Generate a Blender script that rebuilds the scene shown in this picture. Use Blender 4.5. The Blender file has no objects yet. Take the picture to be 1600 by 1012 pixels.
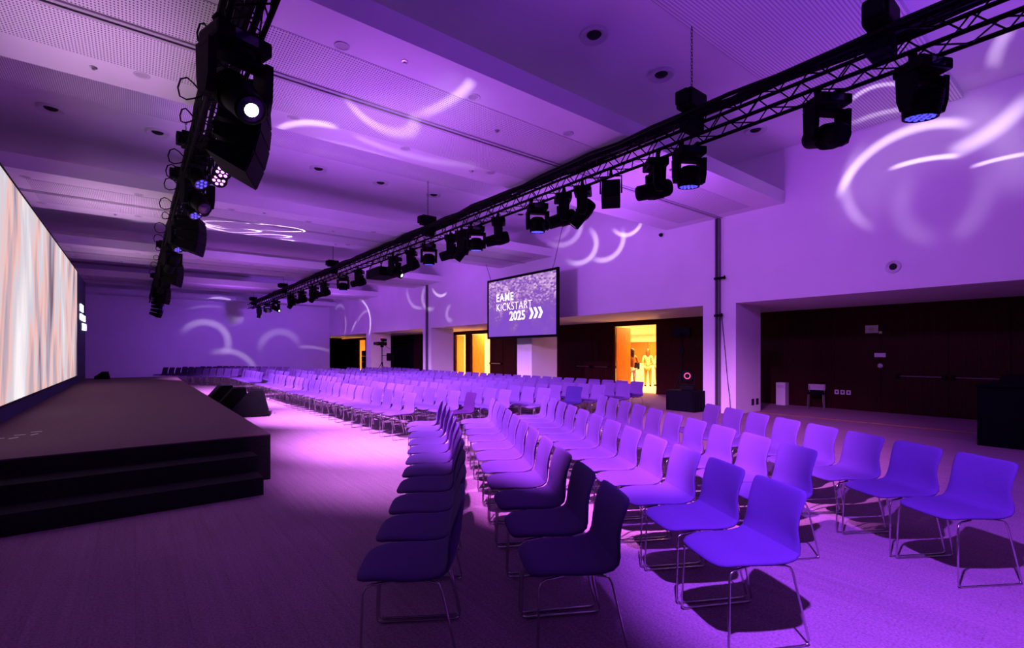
import bpy, bmesh, math, random
from mathutils import Vector, Matrix
random.seed(7)
SC = bpy.context.scene
COL = SC.collection
PI = math.pi

# ------------------------------------------------------------------ camera, world, lights, exposure
YAW = math.radians(37.9)
cam_d = bpy.data.cameras.new('camera'); cam = bpy.data.objects.new('camera', cam_d); COL.objects.link(cam)
cam.location = (0, 0, 1.55); cam.rotation_euler = (PI / 2, 0, -YAW)
cam_d.sensor_width = 36; cam_d.lens = 17.0; cam_d.shift_y = 0.0275; cam_d.clip_end = 200; cam_d.clip_start = 0.05
SC.camera = cam
SC.view_settings.view_transform = 'Standard'; SC.view_settings.look = 'None'
SC.view_settings.gamma = 1; SC.view_settings.use_curve_mapping = False
SC.view_settings.exposure = 0.0
w = bpy.data.worlds.new('world'); SC.world = w; w.use_nodes = True
w.node_tree.nodes['Background'].inputs[0].default_value = (0.02, 0.008, 0.05, 1)
w.node_tree.nodes['Background'].inputs[1].default_value = 0.0


def aim(o, loc, target):
    o.location = loc
    o.rotation_euler = (Vector(target) - Vector(loc)).to_track_quat('-Z', 'Y').to_euler()


def spot(name, loc, target, color, power, angle, blend=0.6, radius=0.06):
    d = bpy.data.lights.new(name, 'SPOT'); d.color = color; d.energy = power
    d.spot_size = math.radians(angle); d.spot_blend = blend; d.shadow_soft_size = radius
    o = bpy.data.objects.new(name, d); COL.objects.link(o); aim(o, loc, target)
    return o


def area(name, loc, target, color, power, sx, sy):
    d = bpy.data.lights.new(name, 'AREA'); d.color = color; d.energy = power
    d.shape = 'RECTANGLE'; d.size = sx; d.size_y = sy
    o = bpy.data.objects.new(name, d); COL.objects.link(o); aim(o, loc, target)
    return o


VIOLET = (0.78, 0.23, 1.0)
LILAC = (0.68, 0.29, 1.0)
BLUEV = (0.32, 0.08, 1.0)
# key washes: moving heads on the stage-side truss shine down across the seats
spot('seat_wash', (0.95, 0.45, 4.05), (4.3, 1.0, 0.3), BLUEV, 3300, 56, 0.6, 0.05)
spot('seat_wash', (0.95, 2.2, 4.05), (5.4, 4.2, 0.3), VIOLET, 6000, 58, 0.6, 0.05)
spot('seat_wash', (0.95, 4.7, 4.05), (3.7, 6.2, 0.3), LILAC, 2600, 70, 1.0, 0.08)
spot('seat_wash', (0.95, 6.9, 4.05), (4.6, 8.4, 0.3), LILAC, 8600, 74, 1.0, 0.08)
spot('seat_wash', (0.95, 10.9, 4.05), (5.0, 12.5, 0.3), LILAC, 9600, 74, 0.9, 0.08)
spot('seat_wash', (0.95, 15.5, 4.05), (5.0, 17.0, 0.3), LILAC, 8400, 74, 0.8, 0.08)
spot('seat_wash', (0.95, 20.0, 4.05), (4.2, 22.6, 0.3), LILAC, 5200, 84, 0.9, 0.08)
# wall washes from the audience-side truss
for yy, pw in ((0.6, 230), (5.0, 310), (11.0, 360), (18.0, 400), (25.0, 380), (32.0, 280)):
    spot('wall_wash', (6.5, yy, 4.0), (11.7, yy + 1.2, 3.4), (0.43, 0.088, 1.0), pw * 1.12, 140, 1.0, 0.15)
# added fill spots in mid-air, aimed up to brighten the ceiling
for xx, yy, pw in ((3.2, 2.0, 140), (7.4, 1.0, 190), (3.0, 6.6, 120), (8.0, 6.6, 150), (3.6, 10.5, 210), (9.0, 9.0, 190), (3.6, 18.5, 240), (9.0, 18.0, 200), (4.0, 28.0, 220), (9.0, 28.0, 180)):
    spot('ceiling_fill', (xx, yy, 3.2), (xx, yy, 6.0), (0.44, 0.10, 1.0) if yy > 5 else (0.24, 0.055, 1.0), pw, 170, 1.0, 0.3)
for xx, yy, pw in ((-0.3, 6.8, 62), (-0.3, 14.5, 75), (-0.3, 21.5, 45)):  # pinkish fill added above the stage to lift the ceiling, no fixture there
    spot('stage_ceiling_fill', (xx, yy, 3.3), (xx - 0.3, yy, 6.0), (0.92, 0.50, 0.98), pw, 165, 1.0, 0.3)
spot('far_wall_wash', (7.0, 30.5, 3.9), (6.0, 37.9, 2.6), (0.30, 0.075, 1.0), 900, 125, 1.0, 0.2)
spot('far_wall_wash', (1.2, 31.5, 3.9), (0.0, 37.9, 2.8), (0.24, 0.05, 1.0), 260, 125, 1.0, 0.2)  # added to brighten the left part of the far wall
# the lobby outside the doors has warm downlights
for xx, yy, pw in ((17.5, 12.5, 420), (19.5, 15.0, 420), (23.0, 19.0, 500), (28.0, 22.0, 700), (31.0, 25.5, 700), (16.9, 23.2, 420), (16.9, 26.5, 420), (17.4, 29.0, 400), (17.0, 42.0, 900)):
    area('lobby_light', (xx, yy, 2.95), (xx, yy, 0), (1.0, 0.55, 0.15), pw, 1.2, 1.2)

# pattern projections: each lamp holds a slide of ring arcs, given by the points they reach on the walls and ceiling
ARCS = {
    'near_wall': [
        ((11.76, 3.78, 4.98), (11.76, 3.00, 5.75), (11.76, 1.92, 5.68), 0.190, 1.00),
        ((11.76, 1.96, 5.22), (11.76, 1.47, 5.42), (11.76, 1.12, 5.74), 0.30, 0.75),
        ((11.76, 2.87, 5.18), (11.76, 2.42, 5.19), (11.76, 2.01, 5.12), 0.097, 1.20),
        ((11.76, 1.71, 4.86), (11.76, 1.42, 4.88), (11.76, 1.12, 4.87), 0.077, 1.00),
        ((10.21, 3.10, 6.12), (10.04, 2.80, 6.12), (10.28, 2.46, 6.12), 0.100, 0.90),
        ((11.28, 3.37, 6.12), (11.26, 2.93, 6.12), (11.40, 2.64, 6.12), 0.110, 1.00),
        ((11.76, 2.66, 4.76), (11.76, 2.77, 4.29), (11.76, 2.37, 3.69), 0.40, 0.09),
        ((11.76, 1.59, 4.69), (11.76, 1.65, 4.15), (11.76, 1.92, 3.69), 0.40, 0.09),
        ((11.76, 3.5, 4.5), (11.76, 2.6, 5.5), (11.76, 1.2, 5.3), 1.30, 0.10),
        ((11.76, 1.9, 5.9), (11.76, 1.35, 5.2), (11.76, 1.2, 4.4), 0.60, 0.16),
        ((11.76, 3.49, 5.65), (11.76, 3.70, 4.91), (11.76, 3.38, 4.17), 0.242, 0.25),
        ((10.98, 1.39, 6.22), (10.39, 1.26, 6.22), (10.01, 1.12, 6.22), 0.176, 0.60),
    ],
    'hooks': [
        ((11.76, 11.43, 6.11), (11.76, 11.61, 5.41), (11.76, 12.73, 5.41), 0.195, 0.80),
        ((11.76, 10.83, 5.47), (11.76, 10.74, 4.83), (11.76, 11.82, 4.62), 0.187, 1.20),
        ((11.76, 9.57, 5.17), (11.76, 9.89, 4.57), (11.76, 10.69, 4.55), 0.179, 1.00),
        ((11.76, 9.87, 5.29), (11.76, 9.42, 5.10), (11.76, 8.95, 5.29), 0.136, 1.20),
        ((11.76, 11.89, 6.06), (11.76, 12.04, 5.71), (11.76, 12.53, 5.58), 0.155, 0.40),
    ],
    'near_ceiling': [
        ((1.73, 8.01, 4.97), (1.98, 7.60, 4.97), (2.36, 7.44, 4.97), 0.086, 1.30),
        ((2.40, 6.70, 4.97), (2.78, 6.99, 4.97), (3.28, 6.54, 4.97), 0.14, 0.70),
        ((1.9, 7.7, 4.97), (2.9, 7.35, 4.97), (4.4, 7.4, 4.97), 0.80, 0.10),
        ((2.6, 6.8, 4.97), (3.3, 6.2, 4.97), (3.4, 5.3, 4.97), 0.60, 0.09),
        ((3.25, 6.27, 4.97), (3.39, 5.54, 4.97), (3.35, 5.15, 4.97), 0.103, 0.50),
        ((2.80, 7.59, 4.97), (3.76, 7.74, 4.97), (4.93, 7.38, 4.97), 0.100, 0.50),
        ((2.08, 8.16, 4.97), (2.95, 8.00, 4.97), (4.11, 8.17, 4.97), 0.065, 0.40),
    ],
    'ceiling_rings': [
        ((1.80, 15.22, 4.97), (2.04, 14.46, 4.97), (2.35, 15.14, 4.97), 0.040, 1.30),
        ((2.35, 15.14, 4.97), (2.17, 15.82, 4.97), (1.81, 15.30, 4.97), 0.043, 1.30),
        ((1.43, 15.26, 4.97), (1.66, 14.68, 4.97), (1.96, 15.44, 4.97), 0.040, 1.30),
        ((1.25, 14.84, 4.97), (1.64, 15.60, 4.97), (2.00, 15.77, 4.97), 0.041, 1.30),
        ((2.51, 16.14, 4.97), (2.89, 15.54, 4.97), (3.44, 15.62, 4.97), 0.059, 1.04),
        ((3.38, 17.34, 4.97), (3.54, 16.40, 4.97), (3.92, 15.98, 4.97), 0.079, 1.04),
        ((2.78, 16.23, 4.97), (3.25, 15.97, 4.97), (3.91, 16.22, 4.97), 0.030, 1.56),
    ],
    'far_wall': [
        ((2.60, 37.90, 3.09), (4.55, 37.90, 3.19), (4.89, 37.90, 1.72), 0.476, 0.90),
        ((4.32, 37.90, 1.59), (5.46, 37.90, 1.51), (6.52, 37.90, 0.56), 0.440, 0.80),
        ((2.85, 37.90, 5.07), (3.74, 37.90, 5.34), (4.77, 37.90, 5.11), 0.213, 1.20),
        ((5.42, 37.90, 5.16), (5.93, 37.90, 4.57), (5.19, 37.90, 3.70), 0.666, 0.50),
        ((6.97, 37.90, 2.00), (7.67, 37.90, 2.88), (9.40, 37.90, 2.40), 0.550, 0.50),
        ((9.71, 37.90, 1.93), (10.76, 37.90, 1.89), (11.76, 37.90, 1.60), 0.290, 0.80),
        ((2.85, 37.90, 4.40), (3.81, 37.90, 4.62), (4.55, 37.90, 4.58), 0.171, 0.35),
    ],
    'far_corner': [
        ((11.76, 31.14, 4.92), (11.76, 29.82, 3.83), (11.76, 29.92, 2.73), 0.163, 1.30),
        ((11.76, 34.46, 4.10), (11.76, 34.26, 3.55), (11.76, 34.60, 2.78), 0.136, 1.00),
        ((11.76, 36.41, 4.79), (11.76, 35.56, 4.96), (11.76, 34.73, 4.67), 0.233, 0.90),
        ((11.76, 33.04, 3.05), (11.76, 32.67, 3.34), (11.76, 32.31, 3.59), 0.175, 1.00),
        ((11.76, 31.83, 3.69), (11.76, 31.14, 4.07), (11.76, 30.14, 4.18), 0.210, 0.40),
    ],
    'mid_wall': [
        ((11.76, 24.45, 4.85), (11.76, 23.71, 4.02), (11.76, 22.90, 3.86), 0.206, 0.80),
        ((11.76, 22.47, 4.79), (11.76, 22.33, 3.85), (11.76, 21.69, 3.72), 0.230, 0.70),
        ((11.76, 21.52, 4.63), (11.76, 21.07, 4.36), (11.76, 20.32, 4.35), 0.158, 1.00),
        ((11.76, 19.90, 3.73), (11.76, 20.20, 3.39), (11.76, 19.72, 3.06), 0.245, 0.30),
    ],
}


def fit_circle(a, b, c):
    ax, ay, bx, by, cx, cy = *a, *b, *c
    d = 2 * (ax * (by - cy) + bx * (cy - ay) + cx * (ay - by))
    if abs(d) < 1e-7: d = 1e-7
    ux = ((ax * ax + ay * ay) * (by - cy) + (bx * bx + by * by) * (cy - ay) + (cx * cx + cy * cy) * (ay - by)) / d
    uy = ((ax * ax + ay * ay) * (cx - bx) + (bx * bx + by * by) * (ax - cx) + (cx * cx + cy * cy) * (bx - ax)) / d
    return (ux, uy), math.hypot(ax - ux, ay - uy)


def gobo(name, key, loc, power, color=(0.92, 0.72, 1.0), soft=0.9):
    arcs = ARCS[key]; loc = Vector(loc)
    mean = sum(((Vector(p) - loc).normalized() for a in arcs for p in a[:3]), Vector()) / (3 * len(arcs))
    q = mean.to_track_quat('-Z', 'Y'); inv = q.to_matrix().inverted()
    d = bpy.data.lights.new(name, 'SPOT'); d.color = color; d.energy = power; d.shadow_soft_size = 0.0
    o = bpy.data.objects.new(name, d); COL.objects.link(o); o.location = loc; o.rotation_euler = q.to_euler()
    half = max(mean.angle(Vector(p) - loc) for a in arcs for p in a[:3])
    d.spot_size = min(2.6, 2 * half + 0.35); d.spot_blend = 0.05
    d.use_nodes = True; nt = d.node_tree; em = nt.nodes['Emission']; L = nt.links.new
    def mth(op, a, b=None, c=None):
        n = nt.nodes.new('ShaderNodeMath'); n.operation = op
        for i, v in enumerate((a, b, c)):
            if v is None: continue
            if isinstance(v, (int, float)): n.inputs[i].default_value = v
            else: L(v, n.inputs[i])
        return n.outputs[0]
    def smooth(v, lo, hi):
        n = nt.nodes.new('ShaderNodeMapRange'); n.interpolation_type = 'SMOOTHSTEP'
        n.inputs[1].default_value = lo; n.inputs[2].default_value = hi; L(v, n.inputs[0]); return n.outputs[0]
    tc = nt.nodes.new('ShaderNodeTexCoord'); sp = nt.nodes.new('ShaderNodeSeparateXYZ'); L(tc.outputs['Normal'], sp.inputs[0])
    nz = mth('ABSOLUTE', sp.outputs[2]); px = mth('DIVIDE', sp.outputs[0], nz); py = mth('DIVIDE', sp.outputs[1], nz)
    tot = None
    for (a, b, c, w, st) in arcs:
        P = []
        for p in (a, b, c):
            v = inv @ (Vector(p) - loc); P.append((v.x / -v.z, v.y / -v.z))
        dist = (Vector(b) - loc).length
        wl = w / dist / 2
        (cx, cy), R = fit_circle(*P)
        an = [math.atan2(p[1] - cy, p[0] - cx) for p in P]
        m = Vector((math.cos(an[0]) + math.cos(an[2]), math.sin(an[0]) + math.sin(an[2])))
        u1 = Vector((math.cos(an[1]), math.sin(an[1])))
        if m.length < 1e-4: m = u1.copy()
        m.normalize()
        if m.dot(u1) < 0: m = -m
        ca = min(math.cos(an[0]) * m.x + math.sin(an[0]) * m.y, math.cos(an[2]) * m.x + math.sin(an[2]) * m.y)
        ha = math.acos(max(-1, min(1, ca)))
        fade = min(0.45 * ha, 3 * wl / R) + 1e-4
        dx = mth('SUBTRACT', px, cx); dy = mth('SUBTRACT', py, cy)
        r = mth('SQRT', mth('ADD', mth('MULTIPLY', dx, dx), mth('MULTIPLY', dy, dy)))
        ring = smooth(mth('ABSOLUTE', mth('SUBTRACT', r, R)), wl * 1.45, wl * (1 - soft))
        dt = mth('DIVIDE', mth('ADD', mth('MULTIPLY', dx, m.x), mth('MULTIPLY', dy, m.y)), mth('ADD', r, 1e-6))
        ang = smooth(dt, math.cos(min(PI, ha + fade)), math.cos(max(0.0, ha - fade)))
        v = mth('MULTIPLY', mth('MULTIPLY', ring, ang), st)
        tot = v if tot is None else mth('ADD', tot, v)
    L(tot, em.inputs['Strength'])
    return o


gobo('pattern_light', 'near_wall', (6.35, 2.15, 3.85), 1500)
gobo('pattern_light', 'hooks', (6.35, 6.4, 3.85), 1500)
gobo('pattern_light', 'near_ceiling', (0.95, 4.5, 3.7), 1100)
gobo('pattern_light', 'ceiling_rings', (5.9, 13.6, 3.85), 4200)
gobo('pattern_light', 'far_wall', (6.2, 29.7, 3.85), 900)
gobo('pattern_light', 'far_corner', (6.3, 24.3, 3.85), 2500)
gobo('pattern_light', 'mid_wall', (6.3, 16.7, 3.85), 1800)


# ------------------------------------------------------------------ materials
def mat(name, color, rough=0.6, metal=0.0, noise=None, bump=0.0, emit=None, estr=1.0, spec=0.5):
    m = bpy.data.materials.new(name); m.use_nodes = True
    nt = m.node_tree; b = nt.nodes['Principled BSDF']
    b.inputs['Base Color'].default_value = (*color, 1); b.inputs['Roughness'].default_value = rough
    b.inputs['Metallic'].default_value = metal
    b.inputs['Specular IOR Level'].default_value = spec
    if emit:
        b.inputs['Emission Color'].default_value = (*emit, 1); b.inputs['Emission Strength'].default_value = estr
    if noise:
        sc, lo, hi, stretch = noise
        tc = nt.nodes.new('ShaderNodeTexCoord'); mp = nt.nodes.new('ShaderNodeMapping')
        mp.inputs['Scale'].default_value = stretch
        nz = nt.nodes.new('ShaderNodeTexNoise'); nz.inputs['Scale'].default_value = sc; nz.inputs['Detail'].default_value = 6
        rp = nt.nodes.new('ShaderNodeValToRGB')
        rp.color_ramp.elements[0].position = 0.3; rp.color_ramp.elements[1].position = 0.7
        rp.color_ramp.elements[0].color = (*[c * lo for c in color], 1); rp.color_ramp.elements[1].color = (*[min(1, c * hi) for c in color], 1)
        nt.links.new(tc.outputs['Object'], mp.inputs[0]); nt.links.new(mp.outputs[0], nz.inputs['Vector'])
        nt.links.new(nz.outputs['Fac'], rp.inputs[0]); nt.links.new(rp.outputs[0], b.inputs['Base Color'])
        if bump:
            bp = nt.nodes.new('ShaderNodeBump'); bp.inputs['Strength'].default_value = bump; bp.inputs['Distance'].default_value = 0.01
            nt.links.new(nz.outputs['Fac'], bp.inputs['Height']); nt.links.new(bp.outputs[0], b.inputs['Normal'])
    return m


def math_node(nt, op, a, b=None, c=None):
    n = nt.nodes.new('ShaderNodeMath'); n.operation = op
    for i, v in enumerate((a, b, c)):
        if v is None: continue
        if isinstance(v, (int, float)): n.inputs[i].default_value = v
        else: nt.links.new(v, n.inputs[i])
    return n.outputs[0]


PAINT = mat('white_paint', (0.78, 0.76, 0.78), 0.7, noise=(1.2, 0.97, 1.03, (1, 1, 1)))
RAIL_G = mat('grey_rail', (0.10, 0.095, 0.11), 0.5, noise=(6, 0.9, 1.1, (1, 1, 1)))
PAINT_G = mat('grey_paint', (0.5, 0.48, 0.5), 0.7, noise=(1.2, 0.95, 1.05, (1, 1, 1)))
BLACK = mat('black_metal', (0.0035, 0.0035, 0.004), 0.6, noise=(14, 0.7, 1.4, (1, 1, 1)), spec=0.08)
RUBBER = mat('black_cable', (0.0035, 0.0035, 0.004), 0.6, noise=(20, 0.7, 1.4, (1, 1, 1)), spec=0.1)
DRAPE = mat('black_drape', (0.003, 0.003, 0.006), 0.95, noise=(9, 0.6, 1.5, (1, 1, 0.1)), spec=0.1)
CHROME = mat('chrome_rod', (0.62, 0.60, 0.63), 0.18, 1.0, noise=(30, 0.92, 1.05, (1, 1, 1)))
STEEL = mat('brushed_steel', (0.55, 0.54, 0.54), 0.3, 1.0, noise=(30, 0.9, 1.05, (1, 8, 1)))
BRASS = mat('brass_strip', (0.75, 0.33, 0.10), 0.35, 1.0, noise=(30, 0.9, 1.05, (1, 1, 1)))
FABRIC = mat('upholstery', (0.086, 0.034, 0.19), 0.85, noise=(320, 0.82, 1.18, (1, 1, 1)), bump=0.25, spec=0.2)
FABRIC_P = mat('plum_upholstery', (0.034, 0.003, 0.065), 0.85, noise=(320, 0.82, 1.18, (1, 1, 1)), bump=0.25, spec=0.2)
FABRIC_UNLIT = mat('unlit_upholstery', (0.022, 0.005, 0.10), 0.85, noise=(320, 0.82, 1.18, (1, 1, 1)), bump=0.25, spec=0.2)  # ordinary chair fabric with shade put into its colour
STAGE_C = mat('stage_carpet', (0.135, 0.075, 0.10), 0.95, noise=(60, 0.75, 1.25, (1, 1, 1)), bump=0.2, spec=0.1)
STEP_C = mat('step_black', (0.02, 0.018, 0.02), 0.9, noise=(40, 0.7, 1.3, (1, 1, 1)), spec=0.1)
NAVY = mat('navy_flat', (0.010, 0.016, 0.07), 0.7, noise=(4, 0.8, 1.2, (1, 1, 1)))
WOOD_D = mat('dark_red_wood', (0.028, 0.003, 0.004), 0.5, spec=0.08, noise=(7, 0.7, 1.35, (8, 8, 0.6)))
WOOD_O = mat('warm_lit_oak', (0.62, 0.17, 0.015), 0.45, noise=(7, 0.75, 1.25, (8, 8, 0.6)))  # warm lobby light on the open doors is put into this orange
WOOD_L = mat('lobby_oak', (0.30, 0.10, 0.02), 0.5, noise=(7, 0.75, 1.25, (8, 8, 0.6)))
LOBBYW = mat('lobby_plaster', (0.8, 0.72, 0.6), 0.7, noise=(2, 0.95, 1.05, (1, 1, 1)))
LOBBYF = mat('lobby_carpet', (0.72, 0.62, 0.52), 0.9, noise=(12, 0.9, 1.1, (1, 1, 1)))
HOLE = mat('dark_jet', (0.01, 0.008, 0.012), 0.8, noise=(12, 0.7, 1.3, (1, 1, 1)))
LENS = mat('dark_glass', (0.02, 0.02, 0.04), 0.08, noise=(10, 0.8, 1.2, (1, 1, 1)))
LENS_W = mat('lit_lens_white', (0.8, 0.9, 0.85), 0.2, emit=(0.82, 1.0, 0.86), estr=9, noise=(50, 0.9, 1.1, (1, 1, 1)))
LENS_B = mat('lit_lens_blue', (0.1, 0.1, 0.6), 0.2, emit=(0.07, 0.07, 1.0), estr=1.5, noise=(50, 0.9, 1.1, (1, 1, 1)))
LENS_P = mat('lit_lens_pink', (0.5, 0.1, 0.5), 0.2, emit=(0.9, 0.28, 1.0), estr=3.0, noise=(50, 0.9, 1.1, (1, 1, 1)))
WHITE_P = mat('white_plastic', (0.62, 0.60, 0.62), 0.5, noise=(20, 0.95, 1.03, (1, 1, 1)))
TAPE = mat('white_tape', (0.85, 0.85, 0.85), 0.6, noise=(20, 0.95, 1.03, (1, 1, 1)))
YELLOW = mat('yellow_label', (0.75, 0.6, 0.05), 0.5, noise=(20, 0.95, 1.03, (1, 1, 1)))
RED_L = mat('red_tally', (0.6, 0.02, 0.02), 0.3, emit=(1, 0.03, 0.05), estr=3, noise=(20, 0.95, 1.03, (1, 1, 1)))
RING_L = mat('ring_light', (0.6, 0.1, 0.2), 0.3, emit=(1, 0.12, 0.25), estr=0.9, noise=(20, 0.95, 1.03, (1, 1, 1)))
GRILLE = mat('speaker_grille', (0.004, 0.004, 0.007), 0.8, noise=(90, 0.5, 1.5, (1, 1, 1)), bump=0.4, spec=0.1)
LETTER = mat('lit_letter', (0.9, 0.9, 1), 0.4, emit=(1.0, 0.95, 1.0), estr=1.3, noise=(20, 0.97, 1.03, (1, 1, 1)))
SIGN_L = mat('neon_letter', (0.9, 0.9, 1), 0.4, emit=(0.72, 0.78, 1.0), estr=2.2, noise=(20, 0.97, 1.03, (1, 1, 1)))


def carpet_material():
    m = mat('carpet', (0.5, 0.5, 0.5), 0.95, spec=0.1); nt = m.node_tree; b = nt.nodes['Principled BSDF']
    tc = nt.nodes.new('ShaderNodeTexCoord')
    mp = nt.nodes.new('ShaderNodeMapping'); mp.inputs['Scale'].default_value = (26, 1.1, 1)
    n1 = nt.nodes.new('ShaderNodeTexNoise'); n1.inputs['Scale'].default_value = 1.0; n1.inputs['Detail'].default_value = 5
    n2 = nt.nodes.new('ShaderNodeTexNoise'); n2.inputs['Scale'].default_value = 75; n2.inputs['Detail'].default_value = 3
    n3 = nt.nodes.new('ShaderNodeTexNoise'); n3.inputs['Scale'].default_value = 1.3; n3.inputs['Detail'].default_value = 4
    br = nt.nodes.new('ShaderNodeTexBrick')
    br.inputs['Scale'].default_value = 1.0; br.inputs['Brick Width'].default_value = 1.0; br.inputs['Row Height'].default_value = 0.25
    br.inputs['Mortar Size'].default_value = 0.002
    br.inputs['Color1'].default_value = (1, 1, 1, 1); br.inputs['Color2'].default_value = (0.93, 0.93, 0.93, 1); br.inputs['Mortar'].default_value = (0.80, 0.80, 0.80, 1)
    rot = nt.nodes.new('ShaderNodeMapping'); rot.inputs['Rotation'].default_value = (0, 0, PI / 2)
    L = nt.links.new
    L(tc.outputs['Object'], mp.inputs[0]); L(mp.outputs[0], n1.inputs['Vector']); L(tc.outputs['Object'], n2.inputs['Vector'])
    L(tc.outputs['Object'], n3.inputs['Vector']); L(tc.outputs['Object'], rot.inputs[0]); L(rot.outputs[0], br.inputs['Vector'])
    s = math_node(nt, 'MULTIPLY_ADD', n1.outputs['Fac'], 0.40, -0.20)
    s2 = math_node(nt, 'MULTIPLY_ADD', n2.outputs['Fac'], 1.3, -0.65)
    s3 = math_node(nt, 'MULTIPLY_ADD', n3.outputs['Fac'], 0.24, 0.88)
    t = math_node(nt, 'ADD', math_node(nt, 'ADD', s, s2), s3)
    mx = nt.nodes.new('ShaderNodeMix'); mx.data_type = 'RGBA'; mx.blend_type = 'MULTIPLY'; mx.inputs[0].default_value = 1
    L(br.outputs['Color'], mx.inputs[6]); 
    cmb = nt.nodes.new('ShaderNodeCombineColor')
    L(math_node(nt, 'MULTIPLY', t, 0.30), cmb.inputs[0]); L(math_node(nt, 'MULTIPLY', t, 0.175), cmb.inputs[1]); L(math_node(nt, 'MULTIPLY', t, 0.25), cmb.inputs[2])
    L(cmb.outputs[0], mx.inputs[7]); L(mx.outputs[2], b.inputs['Base Color'])
    bp = nt.nodes.new('ShaderNodeBump'); bp.inputs['Strength'].default_value = 0.35; bp.inputs['Distance'].default_value = 0.006
    L(n2.outputs['Fac'], bp.inputs['Height']); L(bp.outputs[0], b.inputs['Normal'])
    return m


def perforated_material():
    m = mat('perforated_plasterboard', (0.78, 0.76, 0.78), 0.7); nt = m.node_tree; b = nt.nodes['Principled BSDF']
    tc = nt.nodes.new('ShaderNodeTexCoord'); sp = nt.nodes.new('ShaderNodeSeparateXYZ')
    nt.links.new(tc.outputs['Object'], sp.inputs[0])
    d2 = None
    for k, P in ((0, 0.030), (1, 0.045)):
        f = math_node(nt, 'SUBTRACT', math_node(nt, 'FRACT', math_node(nt, 'MULTIPLY', sp.outputs[k], 1 / P)), 0.5)
        q = math_node(nt, 'MULTIPLY', f, f)
        d2 = q if d2 is None else math_node(nt, 'ADD', d2, q)
    h = math_node(nt, 'LESS_THAN', d2, 0.26 ** 2)
    mx = nt.nodes.new('ShaderNodeMix'); mx.data_type = 'RGBA'
    mx.inputs[6].default_value = (0.78, 0.76, 0.78, 1); mx.inputs[7].default_value = (0.13, 0.12, 0.13, 1)
    nt.links.new(h, mx.inputs[0]); nt.links.new(mx.outputs[2], b.inputs['Base Color'])
    return m


def led_material():
    m = bpy.data.materials.new('led_picture'); m.use_nodes = True; nt = m.node_tree; nt.nodes.clear(); L = nt.links.new
    out = nt.nodes.new('ShaderNodeOutputMaterial'); em = nt.nodes.new('ShaderNodeEmission')
    tc = nt.nodes.new('ShaderNodeTexCoord')
    # slanted paint-stroke streaks: shear then stretch
    wn = nt.nodes.new('ShaderNodeTexNoise'); wn.inputs['Scale'].default_value = 0.25; wn.inputs['Detail'].default_value = 1
    L(tc.outputs['Object'], wn.inputs['Vector'])
    wa = nt.nodes.new('ShaderNodeVectorMath'); wa.operation = 'SCALE'; wa.inputs['Scale'].default_value = 1.6; L(wn.outputs['Color'], wa.inputs[0])
    def streak(lean, sy, sz, detail, off):
        sh = nt.nodes.new('ShaderNodeMapping'); sh.inputs['Rotation'].default_value = (math.radians(lean), 0, 0); L(tc.outputs['Object'], sh.inputs[0])
        wv = nt.nodes.new('ShaderNodeVectorMath'); wv.operation = 'ADD'; L(sh.outputs[0], wv.inputs[0]); L(wa.outputs[0], wv.inputs[1])
        mp = nt.nodes.new('ShaderNodeMapping'); mp.inputs['Scale'].default_value = (1, sy, sz); mp.inputs['Location'].default_value = off
        L(wv.outputs[0], mp.inputs[0])
        n = nt.nodes.new('ShaderNodeTexNoise'); n.inputs['Scale'].default_value = 1; n.inputs['Detail'].default_value = detail; n.inputs['Roughness'].default_value = 0.55
        L(mp.outputs[0], n.inputs['Vector']); return n.outputs['Fac']
    a = streak(16, 0.55, 0.07, 2, (0, 3, 1)); bb = streak(-14, 1.0, 0.10, 3, (4, 9, 2)); c = streak(18, 6, 0.3, 5, (1, 2, 8))
    rp = nt.nodes.new('ShaderNodeValToRGB'); cr = rp.color_ramp
    cr.elements[0].position = 0.20; cr.elements[0].color = (0.12, 0.075, 0.115, 1)
    cr.elements[1].position = 0.80; cr.elements[1].color = (0.86, 0.80, 0.84, 1)
    for p, col in ((0.28, (0.24, 0.16, 0.22)), (0.36, (0.40, 0.33, 0.43)), (0.43, (0.56, 0.38, 0.41)), (0.49, (0.80, 0.45, 0.42)), (0.54, (0.66, 0.52, 0.56)), (0.60, (0.58, 0.55, 0.63)), (0.68, (0.74, 0.66, 0.70))):
        e = cr.elements.new(p); e.color = (*col, 1)
    v = math_node(nt, 'ADD', math_node(nt, 'MULTIPLY_ADD', math_node(nt, 'SUBTRACT', a, 0.5), 1.45, 0.50), math_node(nt, 'MULTIPLY', math_node(nt, 'SUBTRACT', bb, 0.5), 0.75))
    v = math_node(nt, 'ADD', v, math_node(nt, 'MULTIPLY', math_node(nt, 'SUBTRACT', c, 0.5), 0.22))
    pos = nt.nodes.new('ShaderNodeSeparateXYZ'); L(tc.outputs['Object'], pos.inputs[0])
    dk = nt.nodes.new('ShaderNodeMapRange'); dk.interpolation_type = 'SMOOTHSTEP'; dk.inputs[1].default_value = 0.5; dk.inputs[2].default_value = 6.5; dk.inputs[3].default_value = 0.0; dk.inputs[4].default_value = -0.15; L(math_node(nt, 'SUBTRACT', pos.outputs[1], pos.outputs[2]), dk.inputs[0])
    v = math_node(nt, 'ADD', v, dk.outputs[0])
    L(v, rp.inputs[0]); L(rp.outputs[0], em.inputs[0]); em.inputs[1].default_value = 1.15
    L(em.outputs[0], out.inputs[0])
    return m


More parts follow.
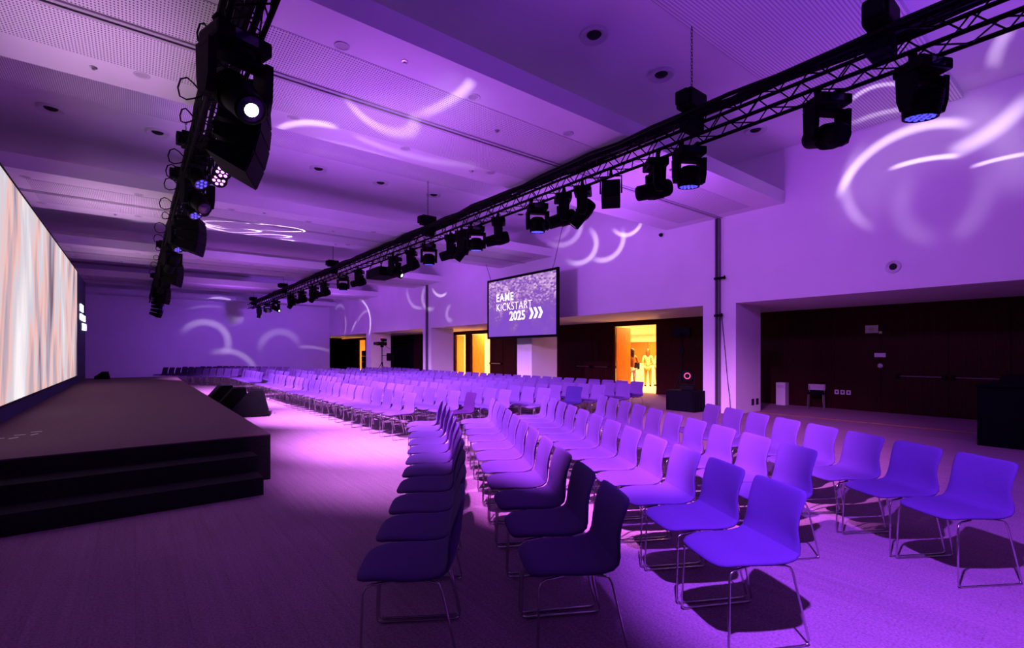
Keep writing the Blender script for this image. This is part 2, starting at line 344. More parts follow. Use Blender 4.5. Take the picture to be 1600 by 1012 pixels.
def city_material():
    # a violet-tinted aerial picture of a town shown on the hung screen (local y across, z up)
    m = bpy.data.materials.new('screen_picture'); m.use_nodes = True; nt = m.node_tree; nt.nodes.clear(); L = nt.links.new
    out = nt.nodes.new('ShaderNodeOutputMaterial'); em = nt.nodes.new('ShaderNodeEmission')
    tc = nt.nodes.new('ShaderNodeTexCoord'); sp = nt.nodes.new('ShaderNodeSeparateXYZ'); L(tc.outputs['Object'], sp.inputs[0])
    vo = nt.nodes.new('ShaderNodeTexVoronoi'); vo.inputs['Scale'].default_value = 9; vo.distance = 'CHEBYCHEV'
    mp = nt.nodes.new('ShaderNodeMapping'); mp.inputs['Scale'].default_value = (0.01, 1, 1.9); L(tc.outputs['Object'], mp.inputs[0]); L(mp.outputs[0], vo.inputs['Vector'])
    nz = nt.nodes.new('ShaderNodeTexNoise'); nz.inputs['Scale'].default_value = 1.6; nz.inputs['Detail'].default_value = 5; L(tc.outputs['Object'], nz.inputs['Vector'])
    sx = nt.nodes.new('ShaderNodeSeparateColor'); L(vo.outputs['Color'], sx.inputs[0])
    # town density grows upwards
    up = math_node(nt, 'MULTIPLY_ADD', sp.outputs[2], 0.30, 0.56)
    dens = math_node(nt, 'ADD', up, math_node(nt, 'MULTIPLY_ADD', nz.outputs['Fac'], 1.0, -0.5))
    dm = nt.nodes.new('ShaderNodeMapRange'); dm.inputs[1].default_value = 0.32; dm.inputs[2].default_value = 0.75; L(dens, dm.inputs[0])
    f = math_node(nt, 'MULTIPLY', math_node(nt, 'MULTIPLY_ADD', sx.outputs[0], 0.85, 0.15), dm.outputs[0])
    rp = nt.nodes.new('ShaderNodeValToRGB'); cr = rp.color_ramp
    cr.elements[0].position = 0.0; cr.elements[0].color = (0.23, 0.075, 0.60, 1)
    cr.elements[1].position = 0.95; cr.elements[1].color = (0.75, 0.47, 0.80, 1)
    e = cr.elements.new(0.35); e.color = (0.26, 0.10, 0.50, 1)
    e = cr.elements.new(0.62); e.color = (0.50, 0.26, 0.66, 1)
    L(f, rp.inputs[0]); L(rp.outputs[0], em.inputs[0]); em.inputs[1].default_value = 1.0; L(em.outputs[0], out.inputs[0])
    return m


CARPET = carpet_material(); PERF = perforated_material(); LEDPIC = led_material(); CITY = city_material()


# ------------------------------------------------------------------ mesh helpers
def link(name, me, m, parent=None, loc=(0, 0, 0), rot=(0, 0, 0), smooth=False):
    if m is not None and not me.materials: me.materials.append(m)
    if smooth:
        for p in me.polygons: p.use_smooth = True
    o = bpy.data.objects.new(name, me); COL.objects.link(o)
    o.location = loc; o.rotation_euler = rot
    if parent is not None: o.parent = parent
    return o


class MB:
    """collects solids; build() links them as one mesh object"""
    def __init__(self): self.bm = bmesh.new()

    def box(self, lo, hi, bevel=0.0, M=None):
        lo, hi = Vector(lo), Vector(hi)
        r = bmesh.ops.create_cube(self.bm, size=1)
        vs = r['verts']
        for v in vs:
            v.co = Vector([(lo[i] + hi[i]) / 2 + v.co[i] * (hi[i] - lo[i]) for i in range(3)])
        if bevel:
            es = list({e for v in vs for e in v.link_edges})
            rr = bmesh.ops.bevel(self.bm, geom=es, offset=bevel, segments=2, affect='EDGES', profile=0.7)
            vs = list({v for f in rr['faces'] for v in f.verts} | {v for v in vs if v.is_valid})
        if M is not None:
            for v in vs: v.co = M @ v.co
        return self

    def tube(self, pts, r, n=6, M=None, closed=False, cap=True):
        pts = [Vector(p) for p in pts]
        if M is not None: pts = [M @ p for p in pts]
        N = len(pts); rings = []
        tang = []
        for i in range(N):
            a = pts[i - 1] if (i > 0 or closed) else pts[i]
            b = pts[(i + 1) % N] if (i < N - 1 or closed) else pts[i]
            tang.append((b - a).normalized())
        t0 = tang[0]
        up = Vector((0, 0, 1)) if abs(t0.z) < 0.9 else Vector((1, 0, 0))
        nrm = t0.cross(up).normalized()
        for i in range(N):
            t = tang[i]
            nrm = (nrm - t * nrm.dot(t))
            nrm = nrm.normalized() if nrm.length > 1e-6 else t.orthogonal().normalized()
            bi = t.cross(nrm)
            rr = r[i] if isinstance(r, (list, tuple)) else r
            rings.append([self.bm.verts.new(pts[i] + (nrm * math.cos(2 * PI * k / n) + bi * math.sin(2 * PI * k / n)) * rr) for k in range(n)])
        for i in range(N if closed else N - 1):
            A, B = rings[i], rings[(i + 1) % N]
            for k in range(n): self.bm.faces.new((A[k], A[(k + 1) % n], B[(k + 1) % n], B[k]))
        if cap and not closed:
            self.bm.faces.new(rings[0][::-1]); self.bm.faces.new(rings[-1])
        return self

    def lathe(self, prof, n=16, M=None):
        """profile of (radius, z) about the z axis"""
        rings = []
        for (r, z) in prof:
            if r < 1e-5: rings.append([self.bm.verts.new((0, 0, z))])
            else: rings.append([self.bm.verts.new((r * math.cos(2 * PI * k / n), r * math.sin(2 * PI * k / n), z)) for k in range(n)])
        if M is not None:
            for rg in rings:
                for v in rg: v.co = M @ v.co
        for A, B in zip(rings, rings[1:]):
            for k in range(n):
                if len(A) == 1 and len(B) == 1: continue
                if len(A) == 1: self.bm.faces.new((A[0], B[k], B[(k + 1) % n]))
                elif len(B) == 1: self.bm.faces.new((A[k], A[(k + 1) % n], B[0]))
                else: self.bm.faces.new((A[k], A[(k + 1) % n], B[(k + 1) % n], B[k]))
        return self

    def prism(self, poly, a, b, axis=1, M=None):
        """polygon in the plane across axis, extruded from a to b"""
        def P(p, t):
            q = [p[0], p[1]]; q.insert(axis, t); return Vector(q)
        A = [self.bm.verts.new(P(p, a)) for p in poly]; B = [self.bm.verts.new(P(p, b)) for p in poly]
        if M is not None:
            for v in A + B: v.co = M @ v.co
        n = len(poly)
        self.bm.faces.new(A); self.bm.faces.new(B[::-1])
        for i in range(n): self.bm.faces.new((A[i], B[i], B[(i + 1) % n], A[(i + 1) % n]))
        return self

    def mesh(self, name):
        bmesh.ops.recalc_face_normals(self.bm, faces=self.bm.faces)
        me = bpy.data.meshes.new(name); self.bm.to_mesh(me); self.bm.free(); return me

    def build(self, name, m, parent=None, loc=(0, 0, 0), rot=(0, 0, 0), smooth=False):
        o = link(name, self.mesh(name), m, parent, loc, rot)
        if smooth: shade(o)
        return o


def shade(o, ang=40):
    me = o.data
    for p in me.polygons: p.use_smooth = True
    bm = bmesh.new(); bm.from_mesh(me)
    for e in bm.edges:
        if len(e.link_faces) == 2 and e.calc_face_angle(0) > math.radians(ang): e.smooth = False
    bm.to_mesh(me); bm.free()


def tag(o, label, cat, group=None, kind=None):
    if label: o['label'] = label
    if cat: o['category'] = cat
    if group: o['group'] = group
    if kind: o['kind'] = kind
    return o


def empty(name, loc=(0, 0, 0), rz=0.0, label=None, cat=None, group=None):
    o = bpy.data.objects.new(name, None); COL.objects.link(o); o.location = loc; o.rotation_euler = (0, 0, rz)
    o.empty_display_size = 0.1
    return tag(o, label, cat, group)


def box(name, lo, hi, m, parent=None, bevel=0.0):
    return MB().box(lo, hi, bevel).build(name, m, parent)


def struct(o):
    o['kind'] = 'structure'; return o


def copy_tree(o, parent=None, label=None):
    c = o.copy(); COL.objects.link(c)
    if parent is not None: c.parent = parent
    if label: c['label'] = label
    for ch in list(o.children): copy_tree(ch, c)
    return c


def RX(a): return Matrix.Rotation(a, 4, 'X')
def RY(a): return Matrix.Rotation(a, 4, 'Y')
def RZ(a): return Matrix.Rotation(a, 4, 'Z')
def T(*p): return Matrix.Translation(p)


ORD = 'first second third fourth fifth sixth seventh eighth ninth tenth eleventh twelfth thirteenth fourteenth fifteenth sixteenth seventeenth eighteenth nineteenth twentieth'.split()
ORD += ['twenty-' + x for x in ORD[:9]] + ['thirtieth']

# ------------------------------------------------------------------ the room
WX = 11.76          # front face of the right wall
BX = 15.2           # wood wall behind the piers
LZ = 2.77           # lintel
FY = 37.9           # far wall
RAFT_Z, RAFT_T, CEIL = 4.97, 0.28, 6.22
PITCH = 7.85

struct(box('floor', (-5, -4, -0.1), (BX + 0.15, 43, 0.0), CARPET))
struct(box('wall_left', (-4.2, -4, 0), (-4.0, FY, 6.5), PAINT))
struct(box('wall_far', (-4.2, FY, 0), (WX, FY + 0.2, 6.5), PAINT))
struct(box('wall_near', (-4.2, -4.2, 0), (BX, -4.0, 6.5), PAINT))
wall_r = struct(box('wall_right', (WX, -4, LZ), (WX + 0.3, 43, 6.5), PAINT))
box('soffit', (WX + 0.3, -4, LZ), (BX, 43, LZ + 0.1), PAINT, wall_r)
for k in range(5):
    yc = 6.5 + 7.84 * k - (0 if k else 0)
    if yc > 37: break
    box('pillar', (WX, yc - 0.44, 0), (WX + 1.3, yc + 0.44, LZ), PAINT, wall_r, 0.004)
ceiling = struct(box('ceiling', (-4.2, -4, CEIL), (WX, FY, CEIL + 0.1), PAINT))
for k in range(-1, 5):
    y0 = 1.88 + PITCH * k; y1 = y0 + 1.97
    if y0 > FY: break
    box('perforated_strip', (-4.0, max(y0, -4), CEIL - 0.10), (WX - 0.02, min(y1, FY), CEIL), PERF, ceiling)
rafts = []
for k in range(-1, 5):
    y0 = 4.92 + PITCH * k; y1 = min(y0 + 3.11, FY)
    if y0 > FY: break
    r = box('dropped_panel', (-4.0, y0, RAFT_Z), (WX, y1, RAFT_Z + RAFT_T), PAINT, ceiling)
    ym = y0 + 1.555
    box('perforated_board', (-1.7, y0 + 0.62, RAFT_Z - 0.006), (WX - 0.35, ym - 0.09, RAFT_Z + 0.01), PERF, r)
    if y1 > ym + 1:
        box('perforated_board', (-1.7, ym + 0.09, RAFT_Z - 0.006), (WX - 0.35, y0 + 2.49, RAFT_Z + 0.01), PERF, r)
        t_ = MB()
        t_.box((-4, ym - 0.07, RAFT_Z - 0.022), (WX, ym - 0.022, RAFT_Z + 0.01)).box((-4, ym + 0.022, RAFT_Z - 0.022), (WX, ym + 0.07, RAFT_Z + 0.01))
        t_.build('partition_track', PAINT_G, r)
        box('track_slot', (-4, ym - 0.022, RAFT_Z - 0.004), (WX, ym + 0.022, RAFT_Z + 0.01), HOLE, r)
# partition jamb posts on the pillars
for k, yy in enumerate((6.5, 22.1)):
    p = empty('partition_post', (WX - 0.05, yy, 0), 0, ['tall dark metal partition post on the nearest white pillar', 'tall dark metal partition post on the pillar beside the orange doors'][k], 'post')
    MB().box((-0.05, -0.055, 0), (0.05, -0.02, RAFT_Z)).box((-0.05, 0.02, 0), (0.05, 0.055, RAFT_Z)).build('rail', RAIL_G, p)
    MB().box((-0.03, -0.02, 0), (0.05, 0.02, RAFT_Z)).build('slot', HOLE, p)
    if k == 0:
        for z, s in ((3.42, 0.16), (2.48, 0.09)):
            MB().box((-0.08, -0.07 - s, z - 0.03), (-0.045, 0.07, z + 0.03), 0.006).tube([(-0.07, -0.05 - s, z - .04), (-0.07, -0.05 - s, z + .05)], .02).build('clamp', BLACK, p)
tag(MB().tube([(WX - 0.012, 6.42, 2.45), (WX - 0.014, 6.39, 2.2), (WX - 0.014, 6.33, 1.6), (WX - 0.014, 6.27, 0.9), (WX - 0.02, 6.2, 0.35), (WX - 0.14, 6.12, 0.012), (WX - 0.2, 6.05, 0.012)], 0.009, 5).build('cable', RUBBER),
    'thin black cable hanging down the face of the nearest white pillar', 'cable')

# wood wall behind the pillars: panels between the door openings, lined up along the corridor
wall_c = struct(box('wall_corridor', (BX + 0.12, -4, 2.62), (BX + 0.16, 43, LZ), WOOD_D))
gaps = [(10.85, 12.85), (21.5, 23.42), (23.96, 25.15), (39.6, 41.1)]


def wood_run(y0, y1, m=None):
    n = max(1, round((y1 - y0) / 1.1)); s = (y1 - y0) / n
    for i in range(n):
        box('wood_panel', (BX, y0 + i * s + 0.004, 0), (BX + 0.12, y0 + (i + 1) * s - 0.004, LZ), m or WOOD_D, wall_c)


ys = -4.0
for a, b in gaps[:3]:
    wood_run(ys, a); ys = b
wood_run(ys, 30.6); wood_run(30.6, gaps[3][0], DRAPE); wood_run(gaps[3][1], 60, DRAPE)  # last bay's darkness is put into its panels as black drape colour
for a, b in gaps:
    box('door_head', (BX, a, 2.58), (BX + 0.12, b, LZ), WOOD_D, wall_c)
# closed double door in the dark bay nearest the camera
def panic_bar(parent, M):
    m = MB()
    m.tube([(0, 0.08, 0), (0, 0.86, 0)], 0.014, 6, M=M)
    b = m.build('panic_bar', STEEL, parent)
    for q in (0.06, 0.88): MB().box((-0.035, q - 0.035, -0.055), (0.045, q + 0.035, 0.055), 0.008, M=M).build('lock_case', BLACK, b)
    return b


def door_leaf(name, hinge, ang, width, material, panel=None, flip=1):
    """leaf hinged at (x,y), local +y along the leaf; angle about z; panic bar on local -x face"""
    o = struct(MB().box((0, 0.004, 0.01), (0.05, width - 0.004, 2.56), 0.003).build(name, material, None, (hinge[0], hinge[1], 0), (0, 0, ang)))
    for q in (0.25, 0.5, 0.75):
        box('groove', (-0.002, width * q - 0.004, 0.05), (0.0005, width * q + 0.004, 2.5), HOLE, o)
    panic_bar(o, T(-0.05, 0, 0.95) @ Matrix.Scale(width / 0.95, 4, (0, 1, 0)))
    return o


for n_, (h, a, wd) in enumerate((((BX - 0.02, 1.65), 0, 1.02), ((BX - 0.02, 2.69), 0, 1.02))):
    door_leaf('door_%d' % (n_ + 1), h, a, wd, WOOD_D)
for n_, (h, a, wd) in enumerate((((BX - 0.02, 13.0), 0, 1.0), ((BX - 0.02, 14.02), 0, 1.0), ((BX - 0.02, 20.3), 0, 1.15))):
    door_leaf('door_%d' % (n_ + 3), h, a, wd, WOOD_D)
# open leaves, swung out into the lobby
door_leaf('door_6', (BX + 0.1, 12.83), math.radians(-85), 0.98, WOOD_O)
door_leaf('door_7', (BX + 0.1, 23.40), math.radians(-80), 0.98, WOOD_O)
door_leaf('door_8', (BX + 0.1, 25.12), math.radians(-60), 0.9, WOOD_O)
# lobby
struct(box('floor_lobby', (BX + 0.15, -4, -0.1), (36, 60, 0.0), LOBBYF))
struct(box('ceiling_lobby', (BX + 0.16, -4, 3.0), (36, 60, 3.1), LOBBYW))
wl = struct(box('wall_lobby', (34, 8, 0), (34.2, 60, 3.0), WOOD_O))
for i in range(24):
    box('wood_panel', (33.9, 9 + i * 2.0 + 0.02, 0), (34.0, 9 + (i + 1) * 2.0 - 0.02, 2.42), WOOD_O if i % 2 else WOOD_L, wl)
box('plaster_band', (33.88, 8, 2.42), (34.0, 60, 3.0), LOBBYW, wl)
struct(box('wall_lobby_side', (19.0, 25.5, 0), (19.2, 46, 3.0), LOBBYW))
struct(box('wall_lobby_far', (BX + 0.2, 46, 0), (34, 46.2, 3.0), WOOD_O))
struct(box('trim_floor', (12.63, -4, 0.0), (12.66, 6.0, 0.012), BRASS))

# ------------------------------------------------------------------ stage
stage = empty('stage', (1.3, 6.47, 0), 0, 'long low black-sided stage with brown carpet top along the left wall', 'stage')
box('platform', (-2.795, 0, 0), (0, 17.85, 0.54), STEP_C, stage, 0.004)
box('stage_carpet', (-2.795, 0.0, 0.54), (0, 17.85, 0.552), STAGE_C, stage)
box('step', (-4.2, -0.33, 0), (-0.20, 0, 0.37), STEP_C, stage, 0.004)
box('step', (-4.2, -0.66, 0), (-0.20, -0.33, 0.19), STEP_C, stage, 0.004)
for x, y, a in ((-1.25, 8.05, 0.2), (-1.12, 8.0, 0.9), (-1.1, 8.25, 0.1), (-0.98, 8.45, 0.2), (-0.97, 8.2, 1.0)):
    tag(MB().box((-0.05, -0.01, 0), (0.05, 0.01, 0.001)).build('tape_mark', TAPE, None, (x, y, 0.552), (0, 0, a)),
        'short strip of white marking tape on the brown stage carpet', 'tape', 'white tape marks on the stage')

# LED wall
led = empty('led_wall', (-1.5, 15.0, 0.552), 0, 'huge glowing screen wall with pink and white brushstrokes behind the stage', 'screen')
box('surround', (-0.45, -8.5, -0.552), (0, 9.35, 3.62), NAVY, led, 0.01)
box('picture', (-0.01, -8.4, 0.25), (0.02, 5.8, 3.58), LEDPIC, led)
MB().box((0.0, -8.45, 0.215), (0.03, 5.84, 0.25)).box((0.0, 5.8, 0.215), (0.03, 5.84, 3.61)).box((0, -8.45, 3.58), (0.03, 5.84, 3.61)).build('bezel', BLACK, led)


def text_mesh(name, body, size, m, parent, M, extrude=0.004, bold=0.0, spacing=1.0):
    cu = bpy.data.curves.new(name, 'FONT'); cu.body = body; cu.size = size; cu.extrude = extrude; cu.offset = bold
    cu.space_character = spacing; cu.resolution_u = 3
    tmp = bpy.data.objects.new(name + '_tmp', cu); COL.objects.link(tmp)
    dg = bpy.context.evaluated_depsgraph_get()
    me = bpy.data.meshes.new_from_object(tmp.evaluated_get(dg))
    bpy.data.objects.remove(tmp)
    me.transform(M); me.materials.clear()
    return link(name, me, m, parent)


# local frame for something that faces +x: text x -> -y... seen from the room the left of the text is at larger y (facing +x means reading direction is +y)
FACE_PX = Matrix(((0, 0, 1, 0), (1, 0, 0, 0), (0, 1, 0, 0), (0, 0, 0, 1)))      # text x -> +y, text y -> +z, normal +x
FACE_NX = Matrix(((0, 0, -1, 0), (-1, 0, 0, 0), (0, 1, 0, 0), (0, 0, 0, 1)))    # text x -> -y, normal -x


def chevrons(name, m, parent, M, n=3, s=1.0, d=0.004):
    b = MB()
    for i in range(n):
        x = i * 0.62 * s
        b.prism([(x, 0), (x + .34 * s, 0), (x + .66 * s, .5 * s), (x + .34 * s, s), (x, s), (x + .32 * s, .5 * s)], -d, d, 2, M=M)
    return b.build(name, m, parent)


sign = empty('lit_sign', (-1.47, 23.0, 2.33), 0, 'small white glowing lettered sign on the navy flat beside the screen wall', 'sign')
text_mesh('lettering', 'EAME', 0.36, SIGN_L, sign, FACE_PX @ T(-1.15, 0.62, 0), 0.02, -0.004, 1.3)
text_mesh('lettering', 'KICKSTART', 0.32, SIGN_L, sign, FACE_PX @ T(-1.15, 0.32, 0), 0.02, -0.008, 1.2)
text_mesh('lettering', '2025', 0.36, SIGN_L, sign, FACE_PX @ T(-0.3, 0.0, 0), 0.02, -0.004, 1.3)
chevrons('chevron', SIGN_L, sign, FACE_PX @ T(0.72, 0.02, 0), 3, 0.24, 0.02)

# hung projection screen
PSX, PY0, PY1, PZ0, PZ1 = 10.8, 11.42, 15.4, 2.05, 4.31
ps = empty('projection_screen', (PSX, (PY0 + PY1) / 2, PZ0), 0, 'hanging black-framed screen showing a violet town view and event title', 'screen')
hw, hh = (PY1 - PY0) / 2, PZ1 - PZ0
MB().box((-0.03, -hw, 0), (0.05, hw, 0.085)).box((-0.03, -hw, hh - 0.085), (0.05, hw, hh)).box((-0.03, -hw, 0.085), (0.05, -hw + 0.085, hh - 0.085)).box((-0.03, hw - 0.085, 0.085), (0.05, hw, hh - 0.085)).build('screen_frame', BLACK, ps)
pic = MB().box((-0.012, -hw + 0.085, -hh / 2 + 0.085), (0.0, hw - 0.085, hh / 2 - 0.085)).build('screen_picture', CITY, ps, (0, 0, hh / 2))
box('screen_back', (0.0, -hw + 0.05, 0.05), (0.03, hw - 0.05, hh - 0.05), DRAPE, ps)
text_mesh('lettering', 'EAME', 0.40, LETTER, ps, T(-0.016, 0, 0) @ FACE_NX @ T(-1.42, 1.40, 0), 0.002, 0.004, 1.15)
text_mesh('lettering', 'KICKSTART', 0.40, LETTER, ps, T(-0.016, 0, 0) @ FACE_NX @ T(-1.42, 1.04, 0), 0.002, -0.006, 1.02)
text_mesh('lettering', '2025', 0.46, LETTER, ps, T(-0.016, 0, 0) @ FACE_NX @ T(-0.60, 0.66, 0), 0.002, 0.010)
chevrons('chevron', LETTER, ps, T(-0.016, 0, 0) @ FACE_NX @ T(0.52, 0.66, 0), 3, 0.38, 0.002)
MB().tube([(0.0, -hw + 0.3, hh), (0, -hw + 0.22, hh + 0.12), (-0.5, -hw - 1.0, CEIL - PZ0)], 0.009, 5).build('chain', RUBBER, ps)
MB().tube([(0.0, hw - 0.2, hh), (0, hw - 0.16, hh + 0.1), (0.0, hw + 0.12, RAFT_Z - PZ0)], 0.009, 5).build('chain', RUBBER, ps)


# ------------------------------------------------------------------ chairs
def shell_ring(bm, c, nrm, half, th, curve, n=12):
    """closed cross-section of an upholstered shell: superellipse in the (y, normal) plane, bent forward at the edges"""
    ring = []
    for k in range(n * 2):
        a = 2 * PI * k / (2 * n)
        ca, sa = math.cos(a), math.sin(a)
        y = half * math.copysign(abs(ca) ** 0.55, ca); t = th / 2 * math.copysign(abs(sa) ** 0.7, sa)
        off = curve * (y / half) ** 2 if half > 1e-4 else 0
        p = Vector((c[0], y, c[1])) + Vector((nrm[0], 0, nrm[1])) * (t + off)
        ring.append(bm.verts.new(p))
    return ring


def shell(sts, cap0, cap1, n=12):
    """stations (x, z, half width, thickness, edge curve)"""
    bm = bmesh.new(); rings = []
    for i, (x, z, hwid, th, cv) in enumerate(sts):
        a = sts[max(i - 1, 0)]; b = sts[min(i + 1, len(sts) - 1)]
        d = Vector((b[0] - a[0], b[1] - a[1])).normalized()
        rings.append(shell_ring(bm, (x, z), (d.y, -d.x), hwid, th, cv, n))
    m = 2 * n
    for A, B in zip(rings, rings[1:]):
        for k in range(m): bm.faces.new((A[k], A[(k + 1) % m], B[(k + 1) % m], B[k]))
    for flag, r in ((cap0, rings[0]), (cap1, rings[-1])):
        if flag: bm.faces.new(r)
    bmesh.ops.recalc_face_normals(bm, faces=bm.faces)
    me = bpy.data.meshes.new('shell'); bm.to_mesh(me); bm.free()
    for p in me.polygons: p.use_smooth = True
    return me


SEAT = [(0.252, 0.432, 0.06, 0.006, 0), (0.248, 0.434, 0.13, 0.018, 0), (0.236, 0.438, 0.175, 0.028, 0), (0.205, 0.445, 0.205, 0.034, 0), (0.15, 0.452, 0.222, 0.036, 0.002),
        (0.06, 0.452, 0.236, 0.036, 0.004), (-0.04, 0.446, 0.240, 0.036, 0.006), (-0.12, 0.446, 0.240, 0.036, 0.008), (-0.175, 0.456, 0.238, 0.036, 0.010), (-0.208, 0.480, 0.234, 0.036, 0.012)]
BACK = [(-0.208, 0.48, 0.234, 0.036, 0.012), (-0.228, 0.512, 0.226, 0.035, 0.022), (-0.242, 0.552, 0.214, 0.034, 0.034), (-0.252, 0.605, 0.204, 0.032, 0.042), (-0.259, 0.67, 0.204, 0.03, 0.036), (-0.268, 0.732, 0.209, 0.028, 0.024), (-0.274, 0.772, 0.209, 0.027, 0.014), (-0.279, 0.79, 0.201, 0.024, 0.012), (-0.281, 0.799, 0.185, 0.018, 0.01), (-0.282, 0.803, 0.15, 0.008, 0.008)]


def sled(s, n=6):
    R = 0.0062
    y1, y2 = 0.205 * s, 0.226 * s
    pts = [(0.06, y1 * 0.85, 0.426), (0.165, y1, 0.424), (0.190, y1 + 0.006 * s, 0.414), (0.202, y2 - 0.01 * s, 0.385), (0.212, y2, 0.04), (0.208, y2, 0.016), (0.185, y2, 0.0075), (0, y2, 0.0075), (-0.225, y2, 0.0075),
           (-0.250, y2, 0.012), (-0.256, y2, 0.03), (-0.175, y1 + 0.005 * s, 0.385), (-0.160, y1, 0.415), (-0.135, y1, 0.424), (-0.06, y1 * 0.85, 0.426)]
    m = MB().tube(pts, R, n)
    return m


def chair_parts(fab, seg=8, tn=6):
    seat = shell(SEAT, True, False, seg); seat.materials.append(fab)
    back = shell(BACK, False, True, seg); back.materials.append(fab)
    legs = []
    for s in (-1, 1):
        me = sled(s, tn).mesh('sled'); me.materials.append(CHROME)
        for p in me.polygons: p.use_smooth = True
        legs.append(me)
    bars = MB().tube([(0.06, -0.176, 0.426), (0.06, 0.176, 0.426)], 0.006, tn).tube([(-0.06, -0.176, 0.426), (-0.06, 0.176, 0.426)], 0.006, tn).mesh('cross_bars')
    bars.materials.append(CHROME)
    return seat, back, legs, bars


def make_chair(fab):
    seat, back, legs, bars = chair_parts(fab)
    r = empty('sled_base_chair')
    link('seat', seat, None, r); link('backrest', back, None, r)
    for l in legs: link('sled_leg', l, None, r)
    link('seat_support', bars, None, r)
    return r


def joined_chair_mesh(fab):
    bm = bmesh.new()
    seat, back, legs, bars = chair_parts(fab, 6, 4)
    for i, me in enumerate([seat, back] + legs + [bars]):
        k = len(bm.faces); bm.from_mesh(me); bm.faces.ensure_lookup_table()
        for f in bm.faces[k:]: f.material_index = 0 if i < 2 else 1; f.smooth = True
    me = bpy.data.meshes.new('sled_base_chair'); bm.to_mesh(me); bm.free()
    me.materials.append(fab); me.materials.append(CHROME)
    return me


def cam2room(r, d):
    s, c = math.sin(YAW), math.cos(YAW)
    return d * s + r * c, d * c - r * s


proto = {'n': make_chair(FABRIC), 'p': make_chair(FABRIC_P), 'b': make_chair(FABRIC_UNLIT)}
used = {'n': False, 'p': False, 'b': False}
simple = joined_chair_mesh(FABRIC)


def place(x, y, face, label, group, kind='n', full=True):
    """x, y: where the top of the back stands; face: direction the sitter looks (angle from +x)"""
    cx, cy = x + 0.28 * math.cos(face), y + 0.28 * math.sin(face)
    if full:
        if used[kind]: o = copy_tree(proto[kind])
        else: o = proto[kind]; used[kind] = True
        o.location = (cx, cy, 0); o.rotation_euler = (0, 0, face)
    else:
        o = bpy.data.objects.new('sled_base_chair', simple); COL.objects.link(o)
        o.location = (cx, cy, 0); o.rotation_euler = (0, 0, face)
    tag(o, label, 'chair', group)
    return o


# the near block: five straight rows slanting away from the camera (start, step per chair, count)
NEAR = [((-0.259, 2.585), (-0.050, 0.487), 11), ((0.5775, 2.66), (-0.086, 0.510), 11), ((1.548, 2.778), (-0.086, 0.497), 12), ((2.296, 3.858), (-0.078, 0.500), 10), ((3.394, 3.45), (-0.074, 0.489), 8)]
ROWN = ['front row', 'second row', 'third row', 'fourth row', 'last row']
for ri, ((r0, d0), (dr, dd), n) in enumerate(NEAR):
    a = cam2room(dr, dd); f0 = math.atan2(a[1], a[0]) + PI / 2
    if ri == 4: f0 -= math.radians(2)
    for i in range(n):
        bend = -0.0045 * i * (i - 3) if ri == 0 else 0.0
        x, y = cam2room(r0 + dr * i + bend, d0 + dd * i)
        place(x, y, f0 + random.uniform(-0.02, 0.02), 'violet-lit sled-base chair, %s from the camera end, %s of the near slanted block' % (ORD[i], ROWN[ri]), 'chairs of the near slanted block')
MX = [4.02, 4.95, 5.87, 6.74, 7.60, 8.45, 9.25, 10.08]
MYS = [8.15, 7.62, 7.70, 7.55, 7.62, 7.55, 7.48, 7.75]
for ri in range(8):
    n = 23 if ri == 0 else 24
    for i in range(n):
        y = MYS[ri] + 0.475 * i
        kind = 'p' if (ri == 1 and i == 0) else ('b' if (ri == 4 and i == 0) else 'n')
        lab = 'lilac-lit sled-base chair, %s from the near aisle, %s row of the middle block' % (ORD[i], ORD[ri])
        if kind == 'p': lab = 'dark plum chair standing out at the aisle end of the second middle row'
        if kind == 'b': lab = 'chair coloured dark as if unlit at the aisle end of the fifth middle row'
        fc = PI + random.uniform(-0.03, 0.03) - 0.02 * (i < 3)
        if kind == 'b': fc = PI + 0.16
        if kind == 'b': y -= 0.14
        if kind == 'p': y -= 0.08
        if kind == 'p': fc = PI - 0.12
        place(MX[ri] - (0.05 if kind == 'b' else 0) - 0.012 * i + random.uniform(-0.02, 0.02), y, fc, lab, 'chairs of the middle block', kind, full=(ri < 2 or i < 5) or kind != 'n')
rest = []
for ri in range(8):
    for i in range(9):
        p = (3.72 + 0.9 * ri + random.uniform(-0.02, 0.02), 19.75 + 0.47 * i, PI)
        if ri < 4: place(*p, 'small lilac-lit chair beyond the cross aisle, %s along, %s row of the far middle block' % (ORD[i], ORD[ri]), 'chairs beyond the cross aisle', full=False)
        else: rest.append(p)
for ri in range(4):
    for i in range(11):
        ux, uy = -0.48, 0.877           # mirror image of the near slanted block
        fx, fy = -uy, ux
        x = 3.6 + ux * 0.5 * i - fx * 0.93 * ri; y = 25.0 + uy * 0.5 * i - fy * 0.93 * ri
        p = (x, y, math.atan2(fy, fx))
        if ri == 0: place(*p, 'far dark blue chair facing the camera beyond the stage end, %s from the right' % ORD[i], 'chairs facing the camera at the far end', full=False)
        else: rest.append(p)
bm = bmesh.new()
for (x, y, f) in rest:
    k = len(bm.verts); bm.from_mesh(simple); bm.verts.ensure_lookup_table()
    M = T(x + 0.28 * math.cos(f), y + 0.28 * math.sin(f), 0) @ RZ(f)
    for v in bm.verts[k:]: v.co = M @ v.co
me = bpy.data.meshes.new('far_chairs'); bm.to_mesh(me); bm.free(); me.materials.append(FABRIC); me.materials.append(CHROME)
tag(link('distant_chairs', me, None), 'mass of tiny lilac-lit chairs in the most distant rows', 'chairs', None, 'stuff')


